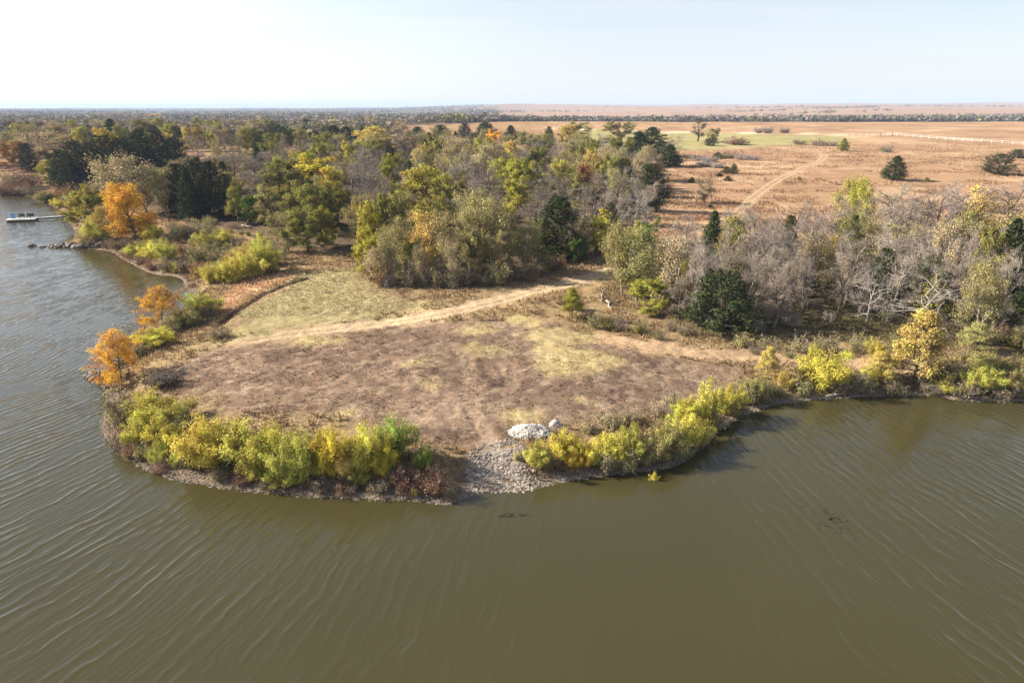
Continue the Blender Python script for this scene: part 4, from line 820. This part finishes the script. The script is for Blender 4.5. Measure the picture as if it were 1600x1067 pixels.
q = sel[seg_] * (1 - t_) + sel[seg_ + 1] * t_ + rrng.normal(size=(9000, 2)) * 0.55
q = q[np.linalg.norm(sel[seg_] - sel[seg_ + 1], axis=1) < 12]; dq = shore_d(q[:, 0], q[:, 1]); q = q[(dq > -0.25) & (dq < 1.6)]
pebbles('shore_stones', 'washed pebbles and stones along the water\'s edge', q[:, 0], q[:, 1], rrng.uniform(0.04, 0.16, len(q)), (0.18, 0.145, 0.115))
x, y = rrng.uniform(Z_gravel[:, 0].min() - 1, Z_gravel[:, 0].max() + 1.5, 14000), rrng.uniform(Z_gravel[:, 1].min() - .5, Z_gravel[:, 1].max() + .5, 14000)
k = (indist(Z_gravel, x, y) > 0.6 - 1.9 * rrng.random(14000) ** 1.5) & (fbm(x / 1.1, y / 1.1, 93, 3) > 0.40 + 0.12 * rrng.random(14000)); pebbles('gravel_ramp', 'pale broken gravel spread down to the water', x[k], y[k], 0.04 + 0.15 * rrng.random(k.sum()) ** 2.5, (0.25, 0.21, 0.175))
def gravel_pile(px, base, wpx, h, label, seed, dirt=0.0):
    rg = np.random.default_rng(seed); x0, y0 = hit(px, base); dd = project((x0, y0, 1.5))[2]; rx = wpx / FOC * dd / 2; ry = rx * 0.62; y0 += ry * 0.55; z0 = land1(x0, y0)
    r = bpy.data.objects.new('gravel_pile', None); COL.objects.link(r); r.location = (x0, y0, z0); tag(r, label, 'gravel pile')
    gx, gy = np.meshgrid(np.linspace(-1.12, 1.12, 49), np.linspace(-1.12, 1.12, 37))
    def hf(a, b):
        rr = np.hypot(a * (1 + .15 * np.sin(3 * b + seed)), b * (1 + .12 * np.cos(4 * a)))
        return h * np.maximum(0, 1 - rr ** 2.0) * (0.8 + 0.5 * vnoise(a * 2.2 + seed, b * 2.2, seed)) + (vnoise(a * 12, b * 12, seed + 3) - .5) * 0.12 * (rr < 1.0) 
    zz = hf(gx, gy); I = np.arange(gx.size).reshape(gx.shape); base_z = landq((x0 + gx * rx).ravel(), (y0 + gy * ry).ravel()).reshape(gx.shape) - z0
    edge = np.hypot(gx, gy) > 1.0
    V = np.stack([gx * rx, gy * ry, np.where(edge, base_z - .15, base_z + zz)], -1).reshape(-1, 3)
    obj('mound', mesh('mound', V, np.stack([I[:-1, :-1], I[:-1, 1:], I[1:, 1:], I[1:, :-1]], -1).reshape(-1, 4), M_GRAVEL, None, True), r)
    a, b = rg.uniform(-1, 1, (2, 2600)); k = np.hypot(a, b) < 1; a, b = a[k], b[k]
    pebbles('stones', '', a * rx, b * ry, rg.uniform(.04, .11, len(a)), (0.44, 0.40, 0.36), r, 0.0, lambda X_, Y_: landq(x0 + X_, y0 + Y_) - z0 + hf(X_ / rx, Y_ / ry))
    return r
gravel_pile(829, 681, 72, 0.68, 'white-grey gravel pile standing above the ramp', 1)
gravel_pile(868, 666, 18, 0.5, 'little brown heap right of the white gravel pile', 2)

# ------------------------------------------------------------------ dead wood
def dead_wood(name, label, segs, color, mat_name=None):
    r = bpy.data.objects.new(name, None); COL.objects.link(r); r.location = segs[0][0]; tag(r, label, 'dead wood')
    o0 = np.array(segs[0][0])
    for i, (a, b, ra, rb) in enumerate(segs):
        a, b = np.array(a) - o0, np.array(b) - o0; rg = np.random.default_rng(i); n = 5; P = [a + (b - a) * k / n + (rg.normal(size=3) * 0.04 * np.linalg.norm(b - a) * (0 < k < n)) for k in range(n + 1)]
        V, F = tubes(P[:-1], P[1:], [ra + (rb - ra) * k / n for k in range(n)], [ra + (rb - ra) * (k + 1) / n for k in range(n)], 6)
        obj('log' if i == 0 else 'branch', mesh(name, V, F, M_BARK, None, True), r, color=color)
def G3(px, py, dz=0.0):
    x, y = hit(px, py); return np.array([x, y, max(land1(x, y), 0.0) + dz])
b = G3(941, 471); dead_wood('dead_stump', 'white broken stump with upright snags in front of the grove', [(b, b + [0.1, 0, 1.3], .28, .2), (b + [0, 0, .9], b + [-.5, 0, 2.0], .12, .05), (b + [0.1, 0, 1.1], b + [.5, .1, 2.1], .12, .04), (b + [0, 0, 1], b + [.1, .2, 2.4], .1, .03)], (0.31, 0.265, 0.225))
dead_wood('fallen_log', 'short white log lying right of the broken stump', [(G3(948, 473, .3), G3(956, 482, .15), .2, .12), (G3(951, 476, .3), G3(962, 474, .7), .07, .03)], (0.31, 0.265, 0.225))
dead_wood('fallen_limb', 'long pale limb leaning down beside the dark evergreen', [(G3(1119, 518, .1), G3(1090, 503, 3.0), .13, .08), (G3(1090, 503, 3.0), G3(1080, 500, 5.4), .08, .04), (G3(1108, 512, 1.2), G3(1096, 516, .7), .05, .02)], (0.5, 0.44, 0.38))
b = G3(1500, 621, .1)
dead_wood('driftwood', 'pale tangle of driftwood at the water\'s edge on the right shore', [(b, b + [2.2, .4, .4], .14, .07), (b + [.3, .5, 0], b + [-.9, .1, 1.0], .08, .03), (b + [.6, .3, .1], b + [1.6, -.5, .1], .07, .03), (b + [.5, 0, .1], b + [1.1, .9, .9], .07, .02), (b + [1.2, .1, .2], b + [2.6, -.4, .9], .06, .02), (b + [.9, -.1, .1], b + [.3, -.9, .2], .06, .02)], (0.44, 0.38, 0.32))
b = G3(1290, 622, .1); dead_wood('drift_log', 'grey log washed up under the lime willow on the right', [(b + [0, .2, 0], b + [2.4, .7, .3], .16, .08), (b + [1, .4, .1], b + [1.6, .9, .8], .06, .02)], (0.36, 0.3, 0.25))
b = G3(378, 355, .4); dead_wood('fallen_tree', 'pale fallen trunk in the brush left of the clearing', [(b, b + [3.2, -2.5, .3], .22, .1), (b + [1, -.5, .1], b + [1.8, .4, 1.6], .08, .03)], (0.31, 0.265, 0.225))
b = np.array([*flat(1294, 812), 0.0]); srng = np.random.default_rng(8)
sg = [(b, b + [0.6, .5, .25], .06, .02)]
for i in range(60):
    a = srng.random() * 6.283; q0 = b + np.array([srng.normal() * .7, srng.normal() * .9, -0.05]); sg.append((q0, q0 + np.array([math.cos(a) * .6, math.sin(a) * .6, srng.uniform(.05, .12)]), .035, .012))
dead_wood('sunken_brush', 'dark sunken brush pile just breaking the water on the right', sg, (0.045, 0.038, 0.03))
b = np.array([*flat(800, 806), 0.0]); sg = [(b + [-1.2, 0, -.02], b + [1.1, .1, .03], .05, .03)]
for i in range(40):
    q0 = b + np.array([srng.normal() * .8, srng.normal() * .16, -0.04]); a = srng.normal() * .5; sg.append((q0, q0 + np.array([math.cos(a) * .5, math.sin(a) * .5, .05]), .03, .012))
dead_wood('sunken_log', 'dark waterlogged branches lying in the water off the gravel ramp', sg, (0.04, 0.034, 0.026))

# ------------------------------------------------------------------ white pasture fence
M_WHITE = noise_mat('white_pipe', (0.62, 0.58, 0.53), (0.78, 0.75, 0.7), 1.5, 0.6)
M_POST = noise_mat('weathered_post', (0.10, 0.08, 0.06), (0.2, 0.16, 0.13), 2, 0.9)
FP = pxline([(1322, 213.5), (1380, 212), (1420, 214), (1470, 218), (1520, 221.5), (1560, 224), (1610, 227), (1680, 232)])
cum = np.concatenate([[0], np.cumsum(np.linalg.norm(np.diff(FP, axis=0), axis=1))]); npst = int(cum[-1] / 5.2)
st = np.linspace(0, cum[-1], npst); fx, fy = np.interp(st, cum, FP[:, 0]), np.interp(st, cum, FP[:, 1]); fz = landq(fx, fy)
fence = bpy.data.objects.new('white_fence', None); COL.objects.link(fence); fence.location = (fx[0], fy[0], fz[0]); tag(fence, 'long white rail fence crossing the prairie on the right', 'fence')
o0 = np.array([fx[0], fy[0], fz[0]])
V, F = tubes([[0, 0, -.3]], [[0, 0, 1.75]], [.11], [.11], 8); pm_ = mesh('post', V, F, M_WHITE, None, True)
for i in range(npst): obj('post', pm_, fence, loc=tuple(np.array([fx[i], fy[i], fz[i]]) - o0))
for hgt in (0.75, 1.5):
    for i in range(npst - 1):
        a, b_ = np.array([fx[i], fy[i], fz[i] + hgt]) - o0, np.array([fx[i + 1], fy[i + 1], fz[i + 1] + hgt]) - o0
        V, F = tubes([a], [b_], [.06], [.06], 6); obj('rail', mesh('rail', V, F, M_WHITE, None, True), fence)
for i, (px, lab) in enumerate(((1375, 'dark gate post left of its twin at the start of the white fence'), (1394, 'dark gate post, right one of the pair by the white fence'))):
    b = G3(px, 213); r = bpy.data.objects.new('gate_post', None); COL.objects.link(r); r.location = b; tag(r, lab, 'post')
    V, F = tubes([[0, 0, -.3]], [[0, 0, 2.4]], [.28], [.25], 8); obj('shaft', mesh('shaft', V, F, M_POST, None, True), r)
    V, F = tubes([[0, 0, 2.4]], [[0, 0, 2.6]], [.31], [.12], 8); obj('cap', mesh('cap', V, F, M_POST, None, True), r)

# ------------------------------------------------------------------ floating dock with its gangway
import bmesh
def box_mesh(name, sx, sy, sz, mat, bev=0.02):
    bm = bmesh.new(); bmesh.ops.create_cube(bm, size=1)
    for v in bm.verts: v.co = (v.co.x * sx, v.co.y * sy, v.co.z * sz)
    if bev: bmesh.ops.bevel(bm, geom=list(bm.edges), offset=bev, segments=1, affect='EDGES')
    me = bpy.data.meshes.new(name); bm.to_mesh(me); bm.free(); me.materials.append(mat); return me
M_DECK = noise_mat('pale_deck', (0.50, 0.47, 0.43), (0.66, 0.63, 0.58), 0.8, 0.7); M_FLOAT = noise_mat('black_float', (0.02, 0.02, 0.022), (0.05, 0.05, 0.05), 2, 0.6)
M_BLUE = noise_mat('blue_panel', (0.10, 0.20, 0.42), (0.16, 0.28, 0.5), 1.5, 0.5); M_STEEL = noise_mat('grey_steel', (0.34, 0.34, 0.34), (0.5, 0.5, 0.5), 2, 0.45, 0, 0.5); M_SEAT = noise_mat('dark_seat', (0.04, 0.055, 0.05), (0.09, 0.1, 0.09), 2, 0.7)
A0, A1, A2 = np.array(flat(12, 346)), np.array(flat(58, 344.3)), np.array(flat(104, 341))
ang = math.atan2(A1[1] - A0[1], A1[0] - A0[0]); LD = np.linalg.norm(A1 - A0); WD = 2.8
dock = bpy.data.objects.new('floating_dock', None); COL.objects.link(dock); dock.location = (*((A0 + A1) / 2), 0); dock.rotation_euler = (0, 0, ang); tag(dock, 'pale floating boat dock moored off the left shore', 'dock')
nb_ = 12; pl = box_mesh('plank', LD / nb_ - 0.05, WD, 0.1, M_DECK)
for i in range(nb_): obj('plank', pl, dock, loc=(-LD / 2 + (i + .5) * LD / nb_, 0, 0.62))
fl_ = box_mesh('float', LD / 4 - 0.25, WD - 0.3, 0.72, M_FLOAT, 0.06)
for i in range(4): obj('float', fl_, dock, loc=(-LD / 2 + (i + .5) * LD / 4, 0, 0.2))
fr = box_mesh('rim', LD + .1, 0.12, 0.3, M_DECK); obj('rim', fr, dock, loc=(0, -WD / 2 - .07, .52)); obj('rim', fr, dock, loc=(0, WD / 2 + .07, .52))
ps = box_mesh('railing_post', 0.1, 0.1, 1.5, M_STEEL); 
for i in range(6): obj('railing_post', ps, dock, loc=(-LD / 2 + .2 + i * (LD - .4) / 5, WD / 2 - .1, 1.4))
obj('railing', box_mesh('railing', LD - .3, 0.09, 0.09, M_STEEL), dock, loc=(0, WD / 2 - .1, 2.18)); obj('railing', box_mesh('railing', LD - .3, 0.07, 0.07, M_STEEL), dock, loc=(0, WD / 2 - .1, 1.6))
pn = obj('side_panel', box_mesh('side_panel', 1.2, .12, 1.4, M_BLUE), dock, loc=(-LD / 2 + 1.3, .4, 1.37)); 
def dock_thing(name, label, cat, loc, parts):
    r = bpy.data.objects.new(name, None); COL.objects.link(r)
    c, s_ = math.cos(ang), math.sin(ang); m_ = (A0 + A1) / 2
    r.location = (m_[0] + loc[0] * c - loc[1] * s_, m_[1] + loc[0] * s_ + loc[1] * c, 0.67); r.rotation_euler = (0, 0, ang); tag(r, label, cat)
    for n, sx, sy, sz, l, mt in parts: obj(n, box_mesh(n, sx, sy, sz, mt, .02), r, loc=l)
def bench_parts(w): return [('seat', w, .6, .1, (0, 0, .5), M_SEAT), ('backrest', w, .1, .7, (0, .3, .9), M_SEAT), ('leg', .1, .5, .46, (-w / 2 + .1, 0, .23), M_STEEL), ('leg', .1, .5, .46, (w / 2 - .1, 0, .23), M_STEEL)]
dock_thing('bench', 'dark bench on the dock, nearest the blue panel', 'bench', (-LD * .02, .3), bench_parts(1.5))
dock_thing('deck_chair', 'dark chair in the middle of the dock, left of its twin', 'chair', (LD * .22, .2), bench_parts(.9))
dock_thing('deck_chair', 'dark chair on the dock nearest the gangway', 'chair', (LD * .34, .2), bench_parts(.9))
LG = np.linalg.norm(A2 - A1); gang = math.atan2(A2[1] - A1[1], A2[0] - A1[0])
gw = bpy.data.objects.new('gangway', None); COL.objects.link(gw); gw.location = (*A1, 0.3); gw.rotation_euler = (0, 0, gang); tag(gw, 'narrow grey gangway linking the dock to the left shore', 'gangway')
obj('walkway', box_mesh('walkway', LG, 1.3, .16, M_STEEL), gw, loc=(LG / 2, 0, .35)); obj('truss', box_mesh('truss', LG, .14, .3, M_FLOAT), gw, loc=(LG / 2, -.75, .2))
for i in range(8):
    for sgn in (-1, 1): obj('railing_post', box_mesh('railing_post', .08, .08, 1.2, M_STEEL) if i == 0 and sgn < 0 else bpy.data.meshes['railing_post.001'] if 'railing_post.001' in bpy.data.meshes else ps, gw, loc=(.3 + i * (LG - .6) / 7, sgn * .6, 1.0))
for sgn in (-1, 1): obj('handrail', box_mesh('handrail', LG - .4, .08, .08, M_STEEL), gw, loc=(LG / 2, sgn * .6, 1.62))

# ------------------------------------------------------------------ labels: each plant by its look and by the landmark next to it
ORD = 'first second third fourth fifth sixth seventh eighth ninth tenth eleventh twelfth thirteenth fourteenth fifteenth sixteenth'.split()
MARKS = [(p['cx'], p['cy'], p['mark']) for p in PLANTS if p['mark']]
MARKS += [(832, 670, 'white gravel pile'), (790, 735, 'gravel ramp'), (616, 675, 'tall green willow'), (941, 465, 'white broken stump'), (35, 343, 'floating dock'), (120, 384, 'rock spit'), (1504, 620, 'driftwood tangle'), (1460, 220, 'white fence'),
    (1282, 575, 'big yellow willow'), (440, 700, "willow row"), (200, 690, "point's left end"), (300, 465, "cove head"), (370, 410, 'cove willows'), (1110, 625, "right shore bend"), (1560, 590, "right shore end"),
    (300, 300, 'dark cedar row'), (190, 230, 'far cedar mass'), (720, 400, "wood's front edge"), (1020, 225, 'two back cedars'), (1130, 245, 'grey thicket'), (40, 275, 'red far bank')]
groups = {}
for p in PLANTS:
    if p['label']: p['o']['label'] = p['label']; continue
    desc = f"{WORD[p['tint']]} {NOUN[p['fam']]}"
    if p['fam'] in ('bare', 'spread'): desc = f"bare {WORD[p['tint']]} tree"
    i = int(np.argmin([math.hypot(p['cx'] - a, (p['cy'] - b) * 1.3) for a, b, _ in MARKS])); a, b, nm = MARKS[i]
    dx, dy = p['cx'] - a, (p['cy'] - b) * 1.3
    rel = ('left of' if dx < 0 else 'right of') if abs(dx) > abs(dy) else ('behind' if dy < 0 else 'in front of')
    groups.setdefault((desc, rel, nm), []).append(p)
for (desc, rel, nm), L_ in groups.items():
    L_.sort(key=lambda p: p['cx']); n = len(L_)
    for i, p in enumerate(L_):
        base = f"{desc} {rel} the {nm}"
        p['o']['label'] = base if n == 1 else f"{base}, {('left' if i == 0 else 'right') + ' one of two' if n == 2 else ORD[min(i, 15)] + ' from left'}"
        if n > 1: p['o']['group'] = f"{desc}s {rel} the {nm}"

# ------------------------------------------------------------------ the air
M_HAZE, nt, N, L = newmat('haze')
v = N('ShaderNodeVolumePrincipled'); v.inputs['Color'].default_value = (0.46, 0.58, 0.78, 1); v.inputs['Density'].default_value = 0.0001; v.inputs['Anisotropy'].default_value = 0.0
o = N('ShaderNodeOutputMaterial'); L(v.outputs[0], o.inputs['Volume'])
me = box_mesh('haze', 18600, 17600, 100, M_HAZE, 0)
hz = obj('haze', me, loc=(0, 8650, 45)); tag(hz, kind='stuff')
